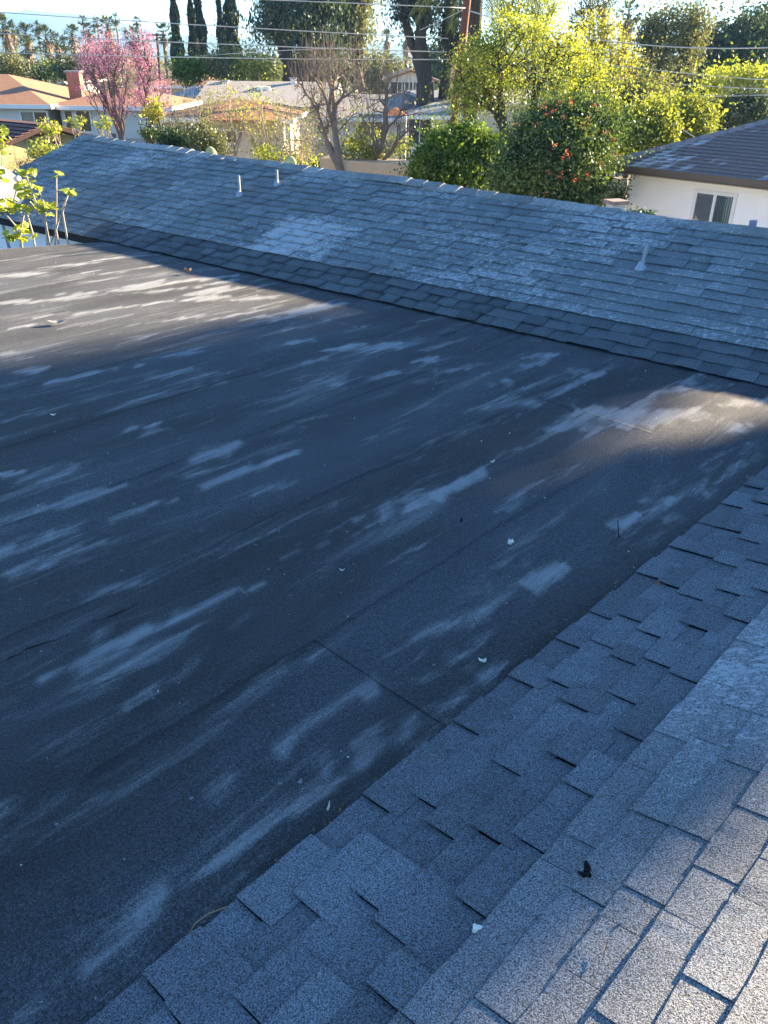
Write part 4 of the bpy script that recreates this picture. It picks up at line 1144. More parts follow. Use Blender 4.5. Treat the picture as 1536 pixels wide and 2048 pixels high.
# two round bushes and the red flowered one
bush('citrus_bush', [(905, 330, 62, 46, 19.5), (862, 330, 34, 36, 19.3), (893, 290, 38, 30, 19.5), (942, 285, 34, 34, 19.7), (975, 318, 34, 44, 19.6), (848, 355, 26, 24, 19.3), (925, 350, 50, 30, 19.3)], 30000, 'round glossy yellow green bush left of the red flowered bush', 'bush', L_citrus, .075, 9, sd=.09)
fl = [(1145, 203), (1120, 207), (1108, 218), (1092, 228), (1128, 235), (1180, 236), (1163, 252), (1110, 292), (1133, 302), (1138, 312), (1128, 315), (1225, 275), (1210, 265), (1098, 345), (1150, 355), (1175, 350), (1122, 352), (1065, 385), (1090, 388), (1240, 310), (1230, 318), (1190, 210), (1087, 214), (1070, 250), (1035, 250), (1202, 330)]
bush('red_flowered_bush', [(1120, 345, 95, 70, 18), (1060, 300, 42, 46, 18.2), (1098, 255, 44, 40, 18.3), (1150, 243, 40, 36, 18.5), (1190, 262, 38, 38, 18.4), (1182, 312, 30, 40, 18.4), (1165, 372, 40, 36, 17.9), (1035, 355, 38, 45, 17.8), (1018, 385, 26, 30, 17.8), (1130, 290, 60, 50, 17.9)], 60000,
     'tall dark green bush dotted with red flowers, just beyond the ridge', 'bush', leaf_mat('leaf_mixed', (.02, .055, .02), (.14, .20, .05), .35), .065, 10, sd=.17, shell=.45, flowers=(L_red, [(a, b_, 16.5 + (abs(a-1125)/110)**2*.9 + max(0, (290-b_))/90*.5) for a, b_ in fl], 8, .038, .03))
bush('yellow_shrub', [(1300, 255, 60, 48, 24), (1350, 240, 60, 48, 25), (1390, 250, 38, 45, 25), (1265, 270, 40, 50, 23.5)], 22000, 'broad sunlit yellow green shrub behind the brown roof', 'bush', L_yellow, .085, 11, sd=.14, shell=.4)
bush('yellow_shrub', [(1250, 215, 50, 55, 29), (1300, 200, 45, 35, 29)], 9000, 'loose olive shrub between the big green tree and the sunlit shrub', 'bush', L_olive, .09, 12, sd=.2, shell=.2)
bush('grey_green_bush', [(1480, 235, 55, 42, 29), (1500, 225, 40, 38, 29)], 16000, 'rounded grey green bush above the white house roof', 'bush', L_bluish, .09, 13, sd=.14)
bush('leafy_tree', [(1475, 165, 62, 22, 38), (1500, 172, 40, 24, 38)], 5000, 'pale green leafy treetop in front of the dark trees at right', 'tree', L_spring, .13, 14, sd=.2)
bush('small_bush', [(1240, 390, 12, 18, 18.6), (1228, 402, 12, 12, 18.6)], 700, 'feathery dark green plant beside the white house wall', 'plant', L_green, .05, 15, sd=.07)
bush('small_bush', [(1285, 432, 22, 6, 12.5)], 500, 'tips of a leafy plant poking over the ridge by the white house', 'plant', L_green, .05, 16, sd=.04)
bush('small_bush', [(300, 268, 16, 10, 26)], 700, 'low green plant at the foot of the pink tree', 'plant', L_green, .07, 17, sd=.06)
bush('dark_tree', [(128, 132, 20, 26, 54), (160, 145, 25, 22, 54), (200, 120, 40, 30, 56)], 6000, 'dark evergreen tree behind the chimney and the pink tree', 'tree', L_dark, .12, 18, sd=.2)
bush('gold_shrub', [(312, 220, 12, 18, 27), (305, 232, 10, 8, 27)], 700, 'small golden leaved shrub right of the pink tree', 'shrub', L_gold, .08, 19, sd=.10)
bush('round_bush', [(377, 142, 28, 20, 56)], 4500, 'round green bush in front of the cypresses', 'bush', L_citrus, .16, 20, sd=.2)
bush('round_bush', [(443, 135, 30, 26, 57), (460, 142, 18, 18, 56)], 3500, 'grey olive bush at the foot of the right cypress', 'bush', L_olive, .16, 21, sd=.3, shell=.2)
bush('round_bush', [(505, 135, 35, 30, 56), (530, 145, 20, 18, 56)], 3000, 'loose yellow bush below the big dark tree', 'bush', L_yellow, .15, 22, sd=.4, shell=.2)
bush('round_bush', [(30, 135, 25, 20, 60), (5, 130, 25, 18, 60)], 2500, 'muted green bush under the leftmost palms', 'bush', L_olive, .16, 23, sd=.3)
bush('round_bush', [(95, 145, 25, 12, 60)], 1500, 'small green bush above the orange roof', 'bush', L_green, .16, 24, sd=.3)

# climbing leaves by the shed
for i, (a, b_, rx, ry, D, n, lb) in enumerate(((100, 250, 20, 18, 17, 420, 'leafy shoot with fresh green leaves in front of the shed roof'), (85, 300, 34, 20, 16.5, 900, 'pale leafy shrub in front of the shed vent'),
                                  (155, 242, 16, 16, 19, 260, 'small leafy shoot before the white window'), (205, 247, 18, 14, 19, 300, 'yellow green shoot against the white wall'), (50, 325, 40, 10, 15, 400, 'thin olive shrub along the gable edge'))):
    tree('young_shrub', gb(a, D), [(a, b_, rx, ry, D, 1)], 26, lb, 'shrub', M_twig, L_spring if i != 4 else L_olive, n//60, .075 if i < 4 else .05, .05, .004, 60+i, first=.75)

# dark eucalyptus and the other tall trees behind
E_EU = dict(aspect=.35)
tree('eucalyptus_tree', gb(568, 57), [(600, 20, 75, 75, 58, 3), (560, 55, 60, 45, 58, 1.2), (640, 90, 50, 45, 58, 1), (650, -40, 60, 80, 58, 1.5), (560, -50, 60, 60, 58, 1)],
     520, 'huge dark eucalyptus with hanging foliage, rising out of the picture', 'tree', M_barkd, leaf_mat('leaf_eucalyptus', (.03, .06, .035), (.08, .12, .06), .35), 30, .26, .42, .03, 30, droop=(0, 0, -.9), aspect=.4, first=.3)
tree('eucalyptus_tree', gb(735, 60), [(705, 50, 40, 70, 60, 2), (720, -40, 40, 60, 60, 1)], 200, 'lighter green tree beside the big dark eucalyptus', 'tree', M_bark, L_olive, 30, .22, .40, .02, 31, droop=(0, 0, -.6))
tree('tall_dark_tree', [gb(866, 43), gb(884, 44)], [(850, -10, 60, 60, 44, 2), (900, 40, 40, 60, 44, 1.6), (810, 10, 45, 40, 44, 1), (870, -90, 60, 50, 44, 1)], 330, 'tall dark tree with two stout trunks, left of the utility pole', 'tree', M_barkd,
     leaf_mat('leaf_very_dark', (.015, .03, .022), (.05, .07, .04), .2), 26, .17, .34, .034, 32, droop=(0, 0, -1.1), aspect=.35, first=.5)  # very dark green leaves
tree('tall_loose_tree', gb(1352, 47), [(1345, 60, 62, 48, 48, 2), (1390, 50, 30, 45, 48, 1), (1300, 70, 30, 45, 48, 1), (1350, 120, 60, 40, 48, 1.2)], 330, 'tall loose tree with a dark forked trunk above the brown roof', 'tree', M_barkd, L_olive, 28, .15, .32, .018, 33, first=.5, droop=(0, 0, -.4))
tree('tall_loose_tree', gb(1205, 42), [(1200, 10, 32, 42, 43, 2), (1170, 20, 25, 30, 43, .6)], 120, 'thin airy tree rising behind the narrow yellow tree', 'tree', M_bark, L_olive, 16, .11, .25, .012, 34, first=.6)
tree('tall_loose_tree', gb(1095, 45), [(1085, 15, 40, 35, 46, 1), (1020, 10, 40, 35, 46, 1)], 160, 'airy treetop above the big spring green tree', 'tree', M_bark, L_spring, 20, .13, .3, .012, 35, first=.6)
bush('evergreen_tree', [(1450, 110, 55, 50, 60), (1500, 100, 50, 55, 60), (1420, 130, 30, 45, 60)], 17000, 'wide dark evergreen at the right edge under the palm', 'tree', L_dark, .24, 36, sd=.5, shell=.3)
bush('evergreen_tree', [(1515, 75, 35, 38, 66), (1536, 60, 30, 30, 66)], 6000, 'dark evergreen crown in the top right corner', 'tree', L_dark, .24, 37, sd=.5, shell=.3)
for i, (px, py, rx, ry, D, lm, lb) in enumerate(((985, 150, 60, 50, 75, L_dark, 'dark tree behind the big spring green tree'), (1130, 130, 60, 45, 75, L_olive, 'olive tree far behind the big spring green tree'), (1290, 160, 60, 38, 70, L_dark, 'dark tree filling the gap below the tall loose tree'),
                                   (1395, 170, 50, 35, 66, L_green, 'green tree between the loose tree and the right evergreen'), (760, 150, 50, 30, 80, L_olive, 'olive treetop behind the shaggy palms'), (640, 140, 50, 30, 80, L_dark, 'dark treetop behind the bare tree'),
                                   (890, 130, 45, 40, 85, L_green, 'green treetop behind the two stout trunks'), (1240, 190, 45, 35, 55, L_olive, 'olive tree behind the yellow narrow tree'), (1480, 185, 60, 20, 50, L_green, 'green tree below the evergreen at right'))):
    bush('distant_tree', [(px, py, rx, ry, D)], 5000, lb, 'tree', lm, .26, 70+i, sd=.5, shell=.3)

# far tree mass
rng = np.random.default_rng(5); P = []
for i in range(150):
    a = rng.uniform(-250, 1750); D = rng.uniform(110, 260); c = W(a, 125, D); c.z = 0; r = rng.uniform(2.5, 5); h = rng.uniform(2.8, 4.8)
    d = rng.normal(0, 1, (26, 3)); d /= np.linalg.norm(d, axis=1, keepdims=True); q = np.array(c) + [0, 0, h*.55] + d*[r, r, h*.5]; P.append(clumpy(q, rng, 9, .6))
V, F = leaves_np(np.concatenate(P), .8, rng, .7)
tag(link('treeline', mesh_np('treeline', V, F), L_olive), label='far mass of suburban treetops along the horizon', kind='stuff')

# cypresses
cyp = [((345, -12), (358, 155), 17, 'leftmost dark cypress, standing alone'), ((379, -5), (392, 150), 14, 'slim cypress, left one of the close pair'), ((392, -25), (410, 152), 19, 'broader cypress, right one of the close pair'),
       ((436, -8), (447, 130), 12, 'slim cypress pressed against the broadest one'), ((457, -60), (466, 158), 24, 'broadest and tallest cypress, rightmost of the row')]
for i, ((tx, ty), (bx, by), hw, lb) in enumerate(cyp):
    rng = np.random.default_rng(300+i); D = 72 + i*.8; top = W(tx, ty, D); bot = W(bx, by, D); bot.z = 0; x0 = bot.x; Rm = (W(bx+hw, by, D) - W(bx, by, D)).x
    n = 5200; t = rng.uniform(0, 1, n); rr = Rm*np.clip(1.15*(1-t)**.45, 0, 1)*(.78 + .22*np.sin(t*23 + rng.uniform(0, 6)))*np.clip(t*9+.4, 0, 1)
    a = rng.uniform(0, 2*np.pi, n); k_ = rng.uniform(.75, 1, n)*(1 + .10*np.sin(a*5 + t*30))
    P = np.stack([top.x*t + x0*(1-t) + rr*k_*np.cos(a), bot.y + rr*k_*np.sin(a), .3 + t*(top.z-.3)], 1)
    root = empty('cypress_tree', Vector((x0, bot.y, 0)), label=lb, cat='cypress', group='row of tall cypresses')
    V, F = leaves_np(P, .42, rng, .35, droop=(0, 0, 1.4)); link('foliage', mesh_np('foliage', V, F), L_cyp, root, loc=(0, 0, 0))
    b = MB(); b.tube([(x0, bot.y, -.1), (x0, bot.y, top.z*.8)], [Rm*.5, .05], 8); b.build('trunk', M_barkd, root)

# palms
def palm_meshes(seed, shag):
    rng = np.random.default_rng(seed); V = []; F = []; V2 = []; F2 = []
    def fan(V, F, base, d, L_, spread, blades, droop):
        tip = base + d*L_; side = np.cross(d, [0, 0, 1.]); side /= np.linalg.norm(side) + 1e-9
        n0 = len(V); V += [base, base + side*.05, tip + side*.03, tip]; F.append((n0, n0+1, n0+2, n0+3))
        for j in range(blades):
            a = (j/(blades-1) - .5)*spread; dd = d*math.cos(a) + side*math.sin(a); dd = dd + np.array([0, 0, -droop*abs(a)]) + rng.normal(0, .08, 3)
            e = tip + dd*L_*.75; w_ = np.cross(dd, [0, 0, 1.]); w_ = w_/(np.linalg.norm(w_)+1e-9)*.09
            m_ = tip + dd*L_*.4; n0 = len(V); V += [tip, m_ + w_, e, m_ - w_]; F.append((n0, n0+1, n0+2, n0+3))
    for i in range(44):
        el = rng.uniform(-.8, 1.35); a = rng.uniform(0, 2*np.pi); d = np.array([math.cos(a)*math.cos(el), math.sin(a)*math.cos(el), math.sin(el)])
        fan(V, F, np.zeros(3), d, rng.uniform(.75, 1.05), 2.4, 9, .35)
    n = int(260*shag)
    for i in range(n):
        t = rng.uniform(0, 1); a = rng.uniform(0, 2*np.pi); r0 = (.20 + .30*math.sin(math.pi*min(1, t*1.1)**.6))*rng.uniform(.6, 1.25)
        p = np.array([math.cos(a)*r0*.7, math.sin(a)*r0*.7, -.2 - t*1.7*shag]); d = np.array([math.cos(a)*.35, math.sin(a)*.35, -1.]); d += rng.normal(0, .28, 3)
        w_ = np.cross(d, [math.cos(a), math.sin(a), 0.]); w_ = w_/np.linalg.norm(w_)*.07; L_ = rng.uniform(.5, .95); n0 = len(V2)
        V2 += [p, p + d*L_*.5 + w_, p + d*L_, p + d*L_*.5 - w_]; F2.append((n0, n0+1, n0+2, n0+3))
    m1 = mesh_np('crown', np.array(V), np.array(F)); m1.materials.append(L_palm)
    m2 = mesh_np('thatch', np.array(V2), np.array(F2)); m2.materials.append(L_skirt)
    return m1, m2
PM = [palm_meshes(600+i, sh) for i, sh in enumerate((.9, 1.25, .5, .2))]
b = MB(); b.tube([(0, 0, -1), (0, 0, -.5), (0, 0, 0)], [.22, .17, .16], 7, False); tr_me = None
palms = [(6, 52, 27, 1, 'leftmost palm, cut by the frame'), (25, 62, 17, 0, 'small palm just right of the leftmost one'), (51, 66, 22, 1, 'shaggy palm second from the left'), (56, 92, 26, 0, 'low broad palm in front of the left cluster'), (74, 56, 14, 2, 'short crowned palm between two shaggy ones'),
         (92, 72, 24, 1, 'shaggy palm at the middle of the left cluster'), (113, 84, 20, 0, 'low palm right of the left cluster'), (144, 68, 21, 1, 'shaggy palm left of the chimney'), (128, 88, 17, 3, 'small palm above the chimney'), (165, 42, 12, 3, 'thin palm poking above its neighbours over the chimney'),
         (177, 62, 19, 0, 'palm behind the left side of the pink tree'), (194, 46, 13, 3, 'slim tall palm behind the pink tree'), (215, 52, 22, 1, 'very shaggy palm behind the pink tree'), (231, 38, 12, 2, 'small high palm touching the very shaggy one'), (273, 44, 12, 3, 'tall thin palm standing clear against the sky'),
         (268, 76, 26, 0, 'broad palm behind the right side of the pink tree'), (327, 70, 26, 3, 'feathery palm between the small pole and the first cypress'), (774, 76, 19, 1, 'left one of two shaggy palms behind the bare tree'), (813, 76, 21, 1, 'right one of two shaggy palms behind the bare tree'),
         (1155, 44, 25, 3, 'green palm above the big spring green tree'), (1258, 28, 30, 0, 'tall dark palm against the white sky at right'), (1248, 70, 20, 3, 'lower palm head just beneath the tall dark palm'), (1297, 62, 22, 1, 'drooping brown palm beside the tall loose tree'), (1435, 60, 18, 3, 'palm above the right evergreen'), (1455, 62, 12, 3, 'smallest palm above the right evergreen'), (1408, 78, 16, 0, 'half hidden palm left of the right evergreen')]
for i, (px, py, rp, v, lb) in enumerate(palms):
    Rm = 1.55; D = Rm*1600/.86/rp; D = max(60, min(150, D)); sc = rp*D*.86/1600/1.55
    p = W(px, py, D); root = empty('palm_tree', (p.x, p.y, 0), label=lb, cat='palm', group='palms along the horizon')
    m1, m2 = PM[v]
    for nm, me in (('crown', m1), ('thatch', m2)):
        o_ = bpy.data.objects.new(nm, me); COL.objects.link(o_); o_.parent = root; o_.location = (0, 0, p.z); o_.scale = (sc, sc, sc); o_.rotation_euler = (random.uniform(-.08, .08), random.uniform(-.08, .08), random.uniform(0, 6))
    bb = MB(); bb.tube([(p.x, p.y, -.1), (p.x, p.y, p.z*.5), (p.x, p.y, p.z)], [.30*sc, .22*sc, .2*sc], 7); bb.build('trunk', M_bark, root)
# big feather palm behind the pole
p = W(955, -42, 40); root = empty('feather_palm', (p.x, p.y, 0), label='large feather palm with drooping fronds behind the utility pole', cat='palm')
rng = np.random.default_rng(77)
for i in range(26):
    a = i*2.4; el = rng.uniform(-.1, 1.1); V = []; F = []; prev = np.array(p)
    d = np.array([math.cos(a)*math.cos(el), math.sin(a)*math.cos(el), math.sin(el)]); pts = []
    for j in range(11):
        pts.append(prev.copy()); prev = prev + d*.34; d = d + np.array([0, 0, -.17]); d /= np.linalg.norm(d)
    for j in range(10):
        dd = pts[j+1]-pts[j]; sd_ = np.cross(dd, [0, 0, 1.]); sd_ /= np.linalg.norm(sd_)+1e-9
        for kk in range(3):
            b0 = pts[j] + dd*kk/3; Lk = .75*math.sin(math.pi*(j+.6+kk/3)/11.6)**.7
            for sg in (-1, 1):
                e = b0 + sd_*sg*Lk*.6 + np.array([0, 0, -.6*Lk]) + dd*.6; n0 = len(V); V += [b0, b0 + dd*.16, e, b0 - dd*.02]; F.append((n0, n0+1, n0+2, n0+3))
    link('frond', mesh_np('frond', np.array(V), np.array(F)), L_palm, root, loc=(0, 0, 0))
b = MB(); b.tube([(p.x, p.y, -.1), (p.x, p.y, p.z)], [.33, .28], 10); b.build('trunk', M_barkd, root)

# prickly pear
M_pear = simple('cactus_green', (.28, .32, .16), .7, .2, 6)
def pear(px, py, D, label, seed, n=9):
    base = W(px, py, D); root = empty('prickly_pear', (base.x, base.y, 0), label=label, cat='cactus'); g = random.Random(seed)
    nodes = [(Vector((base.x, base.y, base.z - 1.2)), 0)]
    for i in range(n):
        p_, a_ = g.choice(nodes[-4:]) if i else nodes[0]
        tilt = a_*.5 + g.uniform(-.55, .55); L_ = g.uniform(.30, .42); wd = L_*.36; yaw = g.uniform(-.7, .7); d = Vector((math.sin(tilt), g.uniform(-.15, .15), math.cos(tilt))).normalized(); sx = Vector((math.cos(tilt)*math.cos(yaw), math.sin(yaw), -math.sin(tilt)*math.cos(yaw)))
        nn = d.cross(sx).normalized(); q = MB(); ring = []
        for j in range(12): t = j*2*math.pi/12; ring.append(p_ + d*(L_/2 - math.cos(t)*L_/2) + sx*math.sin(t)*wd*(.8 + .25*(1-math.cos(t))/2))
        inn = [p_ + d*L_/2 + (r_ - p_ - d*L_/2)*.8 for r_ in ring]
        k0 = len(q.v); q.v += [tuple(r_) for r_ in ring] + [tuple(r_ + nn*.022) for r_ in inn] + [tuple(r_ - nn*.022) for r_ in inn]
        for j in range(12):
            j2 = (j+1) % 12; q.f += [(k0+j, k0+j2, k0+12+j2, k0+12+j), (k0+j2, k0+j, k0+24+j, k0+24+j2)]
        q.f += [tuple(k0+12+j for j in range(12)), tuple(k0+24+j for j in reversed(range(12)))]
        q.build('pad', M_pear, root, True); nodes.append((p_ + d*L_*.92, tilt))
pear(425, 300, 17.5, 'prickly pear with two upright pads showing above the ridge', 4, 8)
pear(440, 300, 17.3, 'prickly pear right behind the first one', 9, 7)
pear(492, 312, 17.0, 'small prickly pear near the middle of the thicket', 12, 7)
pear(575, 318, 16.8, 'prickly pear further right along the ridge', 15, 6)

# fig shoots at the left edge of the flat roof
M_figl = leaf_mat('fig_leaf', (.20, .27, .03), (.42, .48, .07), .45)
M_figb = simple('fig_bark', (.36, .32, .28), .85, .2, 10)
def fig_leaf_mesh(seed):
    g = random.Random(seed); V = [(0, 0, 0)]; n = 15
    for i in range(n):
        t = -math.pi*.92 + i*(2*math.pi*.92)/(n-1); lobe = .62 + .38*abs(math.cos(t*2.5/1.0)); r = .075*lobe*(1 - .18*abs(t)/3)
        V.append((math.cos(t)*r + .05, math.sin(t)*r, -.25*r*g.uniform(.3, 1.4)))
    F = [(0, i, i+1) for i in range(1, n)]
    me = bpy.data.meshes.new('leaf'); me.from_pydata(V, [], F); me.update(); me.materials.append(M_figl); return me
FL_ = [fig_leaf_mesh(i) for i in range(5)]
def fig(label, D, stems, leaves):
    a = W(*stems[0][0], D); root = empty('fig_plant', (a.x, a.y, 0), label=label, cat='plant')
    for st in stems:
        pts = [W(x, y, D) for x, y in st]; lo_ = Vector((pts[0].x, pts[0].y, 0)); pts = [lo_] + pts
        q = MB(); q.tube(pts, [.018] + [.013 - .007*i/len(st) for i in range(len(st))], 7); q.build('stem', M_figb, root, True)
    g = random.Random(len(leaves))
    for (x, y, n, sp_) in leaves:
        c = W(x, y, D)
        for i in range(int(n*1.7)):
            o_ = bpy.data.objects.new('leaf', FL_[g.randrange(5)]); COL.objects.link(o_); o_.parent = root
            o_.location = c + Vector((g.uniform(-1, 1)*sp_, g.uniform(-1, 1)*sp_, g.uniform(-.7, .7)*sp_)) - bpy_mw[root.name]; s_ = g.uniform(.45, .95)
            o_.scale = (s_,)*3; o_.rotation_euler = (g.uniform(-.9, .9), g.uniform(-1.0, .6), g.uniform(0, 6.3))
fig('fig plant with several leafy grey shoots at the left edge of the flat roof', 10.8, [[(48, 515), (42, 480), (30, 450), (8, 425)], [(72, 505), (65, 465), (52, 420)], [(95, 500), (92, 450), (70, 400), (52, 350)], [(92, 450), (80, 425), (48, 408)], [(92, 450), (90, 410), (74, 375)], [(42, 500), (40, 470), (48, 430)]],
    [(55, 345, 9, .09), (62, 378, 10, .13), (42, 385, 7, .10), (45, 412, 11, .12), (82, 415, 8, .10), (92, 420, 6, .08), (5, 400, 8, .12), (12, 420, 10, .14), (45, 462, 9, .12), (30, 468, 5, .08), (20, 470, 5, .08), (2, 350, 4, .08)])
fig('bare fig shoot with a single leaf, right of the leafy ones', 10.9, [[(110, 495), (112, 450), (113, 400), (113, 350)], [(112, 460), (125, 420), (136, 390)], [(125, 425), (131, 408)], [(95, 500), (112, 462)]], [(137, 383, 4, .04), (113, 348, 2, .02)])
fig('tall fig shoot at the very left edge beside the shed', 14, [[(2, 420), (4, 330), (6, 275)]], [(5, 270, 10, .14), (2, 285, 8, .12), (4, 300, 4, .08)])
# satellite dish
c = W(2, 372, 12.5); rt = empty('satellite_dish', (c.x, c.y, 0), label='cream satellite dish behind the fig leaves at the left edge', cat='satellite dish')
n_ = Vector((.72, -.42, .52)).normalized(); u_ = n_.cross(UP).normalized(); v_ = u_.cross(n_); q = MB(); nr, na = 5, 28
M_dish = simple('dish_cream', (.62, .58, .44), .5, .06, 3); Rr = .36
for i in range(nr+1):
    r = Rr*i/nr
    for j in range(na): t = j*2*math.pi/na; q.v.append(tuple(c + u_*math.cos(t)*r + v_*math.sin(t)*r*.9 + n_*(.10*(i/nr)**2 - .1)))
for i in range(nr):
    for j in range(na): j2 = (j+1) % na; q.f.append((i*na+j, (i+1)*na+j, (i+1)*na+j2, i*na+j2))
me = q.mesh('dish', True); link('dish', me, M_dish, rt, loc=(0, 0, 0))
q = MB(); q.tube([c + v_*Rr*.9*-.95, c + n_*.45 - v_*.12], .012, 6); q.tube([c + n_*.45 - v_*.12, c + n_*.37 - v_*.09], .035, 8); q.build('feed_arm', M_galv, rt)
q = MB(); q.tube([c - n_*.1, c - n_*.2 - UP*.25, Vector((c.x, c.y+.15, 0))], .025, 8); q.build('mast', M_galv, rt)

# ------------------------------------------------------------------ poles and wires
M_pole = simple('pole_wood', (.15, .065, .045), .9, .3, 5)
M_wire = simple('wire_bright', (.50, .49, .46), .5, .1)
def pole(px_t, px_b, y_b, D, z1, rad, label, arms, M_pole=M_pole):
    tp = W(px_t, 30, D); bt = W(px_b, y_b, D); root = empty('utility_pole', (bt.x, bt.y, 0), label=label, cat='utility pole')
    xb = bt.x - (tp.x-bt.x)*(bt.z/(tp.z-bt.z)) ; dx = (tp.x-xb)/tp.z
    q = MB(); q.tube([(xb, bt.y, -.1), (xb+dx*z1*.5, bt.y, z1*.5), (xb+dx*z1, bt.y, z1)], [rad*1.15, rad, rad*.85], 12); q.build('pole', M_pole, root, True)
    for (za, L_, yaw) in arms:
        q = MB(); q.box((xb+dx*za, bt.y-rad-.05, za), (L_, .09, .11), yaw); q.build('crossarm', M_pole, root)
        for s_ in (-.42, -.2, .2, .42):
            cc = Vector((xb+dx*za, bt.y-rad-.05, za+.055)) + Matrix.Rotation(yaw, 3, 'Z') @ Vector((s_*L_, 0, 0)); q = MB(); q.tube([cc, cc+UP*.05, cc+UP*.07, cc+UP*.14], [.02, .045, .03, .03], 8); q.build('insulator', M_galv, root)
    return root
zc = zat(14, 30, 930)
pole(931, 912, 200, 30, 11.6, .125, 'reddish wooden utility pole left of the spring green tree', [(zat(-95, 30, 935), 2.4, .5)])
q = MB()
pole(312, 318, 130, 75, zat(66, 75, 312), .12, 'small dark utility pole left of the cypresses', [(zat(70, 75, 312), 1.5, 0)], M_barkd)
def wire(p, label, r=.012, sag=0, n=26):
    """through three photo points with their distances, as a hanging curve"""
    a, m_, c = [W(*x) for x in p]; P = []
    for i in range(n+1):
        t = i/n; P.append(a*(2*(t-.5)*(t-1)) + m_*(4*t*(1-t)) + c*(2*t*(t-.5)))
    q = MB(); q.tube(P, r, 5); o = q.build('overhead_wire', M_wire, None, True); tag(o, label, 'wire', 'overhead wires'); return o
wl = [(( -300, -33, 34), (300, -10, 29), (930, 16, 29.7), 'topmost overhead wire left of the utility pole'), ((-300, 4, 34), (300, 44, 29), (896, 77, 29.7), 'second overhead wire from the top, crossing the cypresses'),
      ((-300, 50, 34), (300, 82, 29), (893, 104, 29.7), 'third overhead wire from the top at left'), ((-300, 94, 34), (300, 113, 29), (898, 119, 29.7), 'lowest overhead wire at left, over the pink tree')]
for a, m_, c, lb in wl: wire((a, m_, c), lb, .014)
wr = [((937, 21, 29.7), (1290, 90, 29), (1700, 84, 28), 'uppermost thick wire sweeping right from the utility pole'), ((935, 85, 29.7), (1290, 138, 29), (1700, 170, 28), 'second wire right of the utility pole'),
      ((935, 118, 29.7), (1290, 163, 29), (1700, 183, 28), 'third wire right of the utility pole'), ((925, 128, 29.7), (1290, 188, 29), (1700, 176, 28), 'lowest thick wire right of the utility pole')]
for i, (a, m_, c, lb) in enumerate(wr): wire((a, m_, c), lb, .018 if i in (0, 3) else .013)
wire(((1230, 163, 26), (1330, 235, 24), (1430, 300, 20), ), 'slack thin service wire running down to the brown roof', .008)
wire(((840, 60, 27), (885, 40, 26), (925, 20, 25.5)), 'short slanting wire beside the utility pole', .009)
wire(((690, 96, 30), (500, 105, 45), (360, 115, 74)), 'faint thin wire in front of the cypresses', .012)

# ------------------------------------------------------------------ litter on the roofs
def litter(px, py, label, cat, name, mat, L_, w_, yaw, plane=None, n=1, curl=.01):
    p = on_plane(px, py, *(plane or (FL + UP*.006, UP))); g = random.Random(int(px*7+py)); root = None
    V = []; F = []
    for k_ in range(n):
        o_ = Vector((g.uniform(-1, 1), g.uniform(-1, 1), 0))*L_*.35*(n > 1); a = yaw + g.uniform(-1.5, 1.5)*(n > 1); d = Vector((math.cos(a), math.sin(a), 0)); s_ = Vector((-d.y, d.x, 0)); k0 = len(V)
        for i in range(5):
            t = i/4; ww = w_*math.sin(math.pi*(t*.86+.07)); c = p + o_ + d*(t-.5)*L_ + UP*(.004 + curl*(2*abs(t-.5))**2 + .004*k_)
            V += [tuple(c - s_*ww/2 + UP*curl*.5), tuple(c - UP*.001), tuple(c + s_*ww/2 + UP*curl*.5)]
        for i in range(4): F += [(k0+3*i, k0+3*i+3, k0+3*i+4, k0+3*i+1), (k0+3*i+1, k0+3*i+4, k0+3*i+5, k0+3*i+2)]
    me = bpy.data.meshes.new(name); me.from_pydata(V, [], F); me.update(); o_ = link(name, me, mat); tag(o_, label, cat); return o_
M_petal = simple('petal_white', (.75, .76, .66), .7, .1, 30); M_dry = simple('leaf_dry', (.30, .19, .10), .8, .3, 40); M_blk = simple('leaf_black', (.012, .012, .012), .8, .3, 40)
litter(1022, 1090, 'crumpled white petal near the middle of the flat roof', 'petal', 'fallen_petal', M_petal, .035, .022, 1.2, n=3)
litter(966, 1328, 'pale curled leaf close to the near shingles', 'leaf', 'fallen_leaf', M_petal, .024, .016, .5, n=2)
litter(107, 832, 'small pale petal far left on the flat roof', 'petal', 'fallen_petal', M_petal, .035, .02, .2)
litter(684, 1143, 'thin white sliver in the middle of the flat roof', 'petal', 'fallen_petal', M_petal, .025, .006, 0)
litter(985, 926, 'tiny white petal at the end of a pale streak', 'petal', 'fallen_petal', M_petal, .03, .014, .5)
litter(922, 1047, 'small black curled leaf beside the white petal', 'leaf', 'fallen_leaf', M_blk, .03, .012, 1.2, curl=.02)
litter(115, 647, 'grey scrap of felt lying on the far part of the roof', 'felt scrap', 'felt_scrap', simple('scrap_grey', (.22, .22, .22), .9), .16, .08, .3, curl=.02)
litter(1440, 925, 'orange brown leaf on the sunlit corner of the flat roof', 'leaf', 'fallen_leaf', M_dry, .03, .015, .1)
litter(657, 1622, 'pale twisted seed pod lying on the felt near the shingles', 'seed pod', 'seed_pod', M_petal, .03, .008, 1.3, curl=.02)
litter(375, 546, 'dark clod of leaves on the sunlit part of the flat roof', 'leaf', 'fallen_leaf', M_dry, .07, .03, .3, n=3, curl=.03)
pn = (NO + NEAR_N1*.016, NEAR_N1); pu = (NS + nearU_N*.016, nearU_N)
litter(1172, 1748, 'black shrivelled leaf on the pale near shingles', 'leaf', 'fallen_leaf', M_blk, .035, .02, .8, pu, n=3)
litter(1314, 1170, 'small tan leaf on the dark near shingles', 'leaf', 'fallen_leaf', M_dry, .03, .015, .2, pn, n=2)
litter(1210, 1900, 'curved pale grass blade stuck in a shingle joint', 'grass blade', 'grass_blade', M_dry, .05, .004, 1.1, pu, curl=.003)
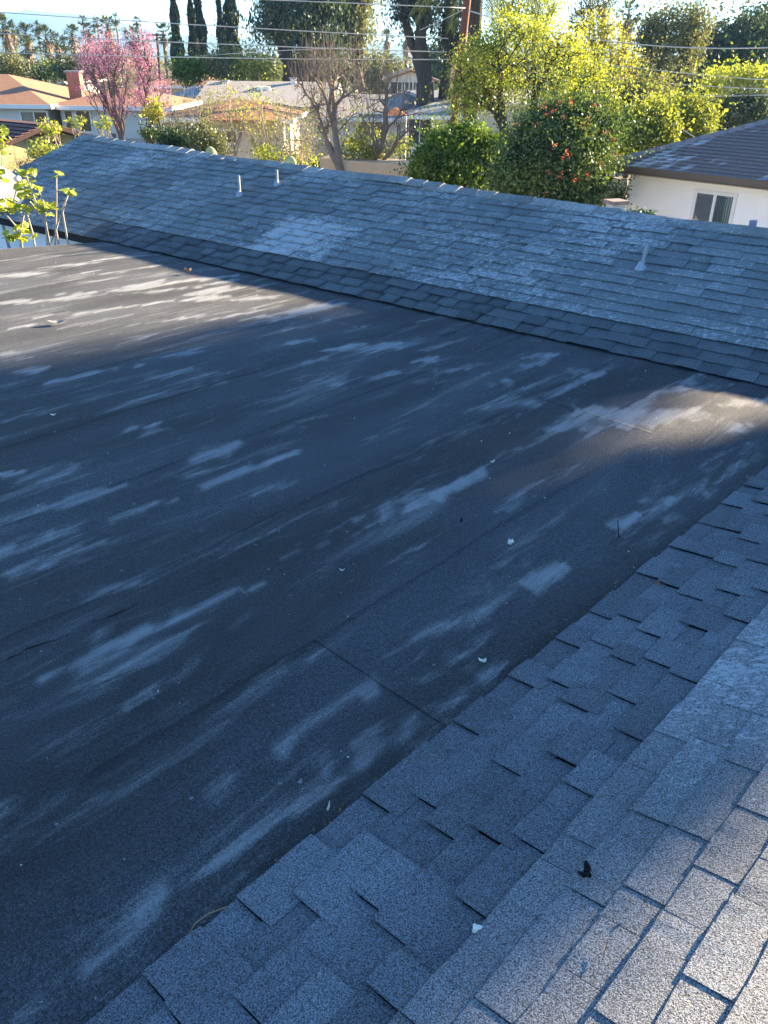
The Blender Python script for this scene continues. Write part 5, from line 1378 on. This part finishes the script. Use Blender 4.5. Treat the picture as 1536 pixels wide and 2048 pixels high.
litter(1288, 1808, 'tiny orange crumb at a shingle corner', 'leaf', 'fallen_leaf', M_dry, .010, .008, 1.1, pu)
litter(953, 1865, 'chalky white bird dropping at the edge of the pale shingles', 'bird dropping', 'bird_dropping', M_petal, .020, .014, .9, (NS + nearU_N*.0125, nearU_N), n=4, curl=.002)
litter(600, 1568, 'faint grey lump near the shingle edge', 'felt scrap', 'felt_scrap', simple('lump', (.35, .37, .4), .9), .018, .014, .9)
def twig(pts, label, plane=(FL + UP*.01, UP), r=.003, mat=M_dry):
    q = MB(); q.tube([on_plane(x, y, *plane) + UP*z for x, y, z in pts], r, 5); o_ = q.build('dry_twig', mat, None, True); tag(o_, label, 'twig')
twig([(376, 1872, .002), (392, 1850, .01), (420, 1832, .012), (455, 1815, .004)], 'thin curved twig along the edge of the near shingles', r=.0022)
twig([(1236, 1042, 0), (1235, 1060, .02), (1238, 1075, 0)], 'short black twig lying on the pale patch near the shingles', mat=M_blk)
rng = np.random.default_rng(9); n = 420
P = np.stack([rng.uniform(-5, 4, n), rng.uniform(.9, 11, n), np.full(n, ZF+.008)], 1)
ok = ((P[:, :2] - np.array(N1)[:2]) @ np.array([MQ.x, MQ.y]) > .02) & ((P[:, :2] - np.array(J1)[:2]) @ np.array([FAR_Q.x, FAR_Q.y]) < -.05) & ((P[:, 0]-E1.x)*e_in.x + (P[:, 1]-E1.y)*e_in.y > .1)
V, F = leaves_np(P[ok], .009, rng, .5); o_ = link('debris', mesh_np('debris', V, F), M_petal); tag(o_, label='fine pale petals and crumbs strewn over the flat roof', kind='stuff')

t_ = rng.uniform(-.5, 6.5, 260); P = np.array(N1)[None] + np.array(NEAR_T)[None]*t_[:, None] + np.array(MQ)[None]*np.abs(rng.normal(0, .022, (260, 1))) + [0, 0, .007]
V, F = leaves_np(P, .012, rng, .5); o_ = link('debris', mesh_np('debris', V, F), M_dry); tag(o_, label='dry brown grit and leaf bits caught along the foot of the near shingles', kind='stuff')
# ------------------------------------------------------------------ haze
hb = MB(); hb.box((0, 1900, 92), (9000, 4300, 186)); hz_ = hb.mesh('haze')
mh = bpy.data.materials.new('haze'); mh.use_nodes = True; t_ = mh.node_tree; t_.nodes.clear(); pv_ = t_.nodes.new('ShaderNodeVolumePrincipled'); ou = t_.nodes.new('ShaderNodeOutputMaterial')
pv_.inputs['Color'].default_value = (.30, .60, 1, 1); pv_.inputs['Density'].default_value = .00026; pv_.inputs['Anisotropy'].default_value = .2; t_.links.new(pv_.outputs[0], ou.inputs['Volume'])
tag(link('haze', hz_, mh), label='thin pale blue haze over the valley', kind='stuff')
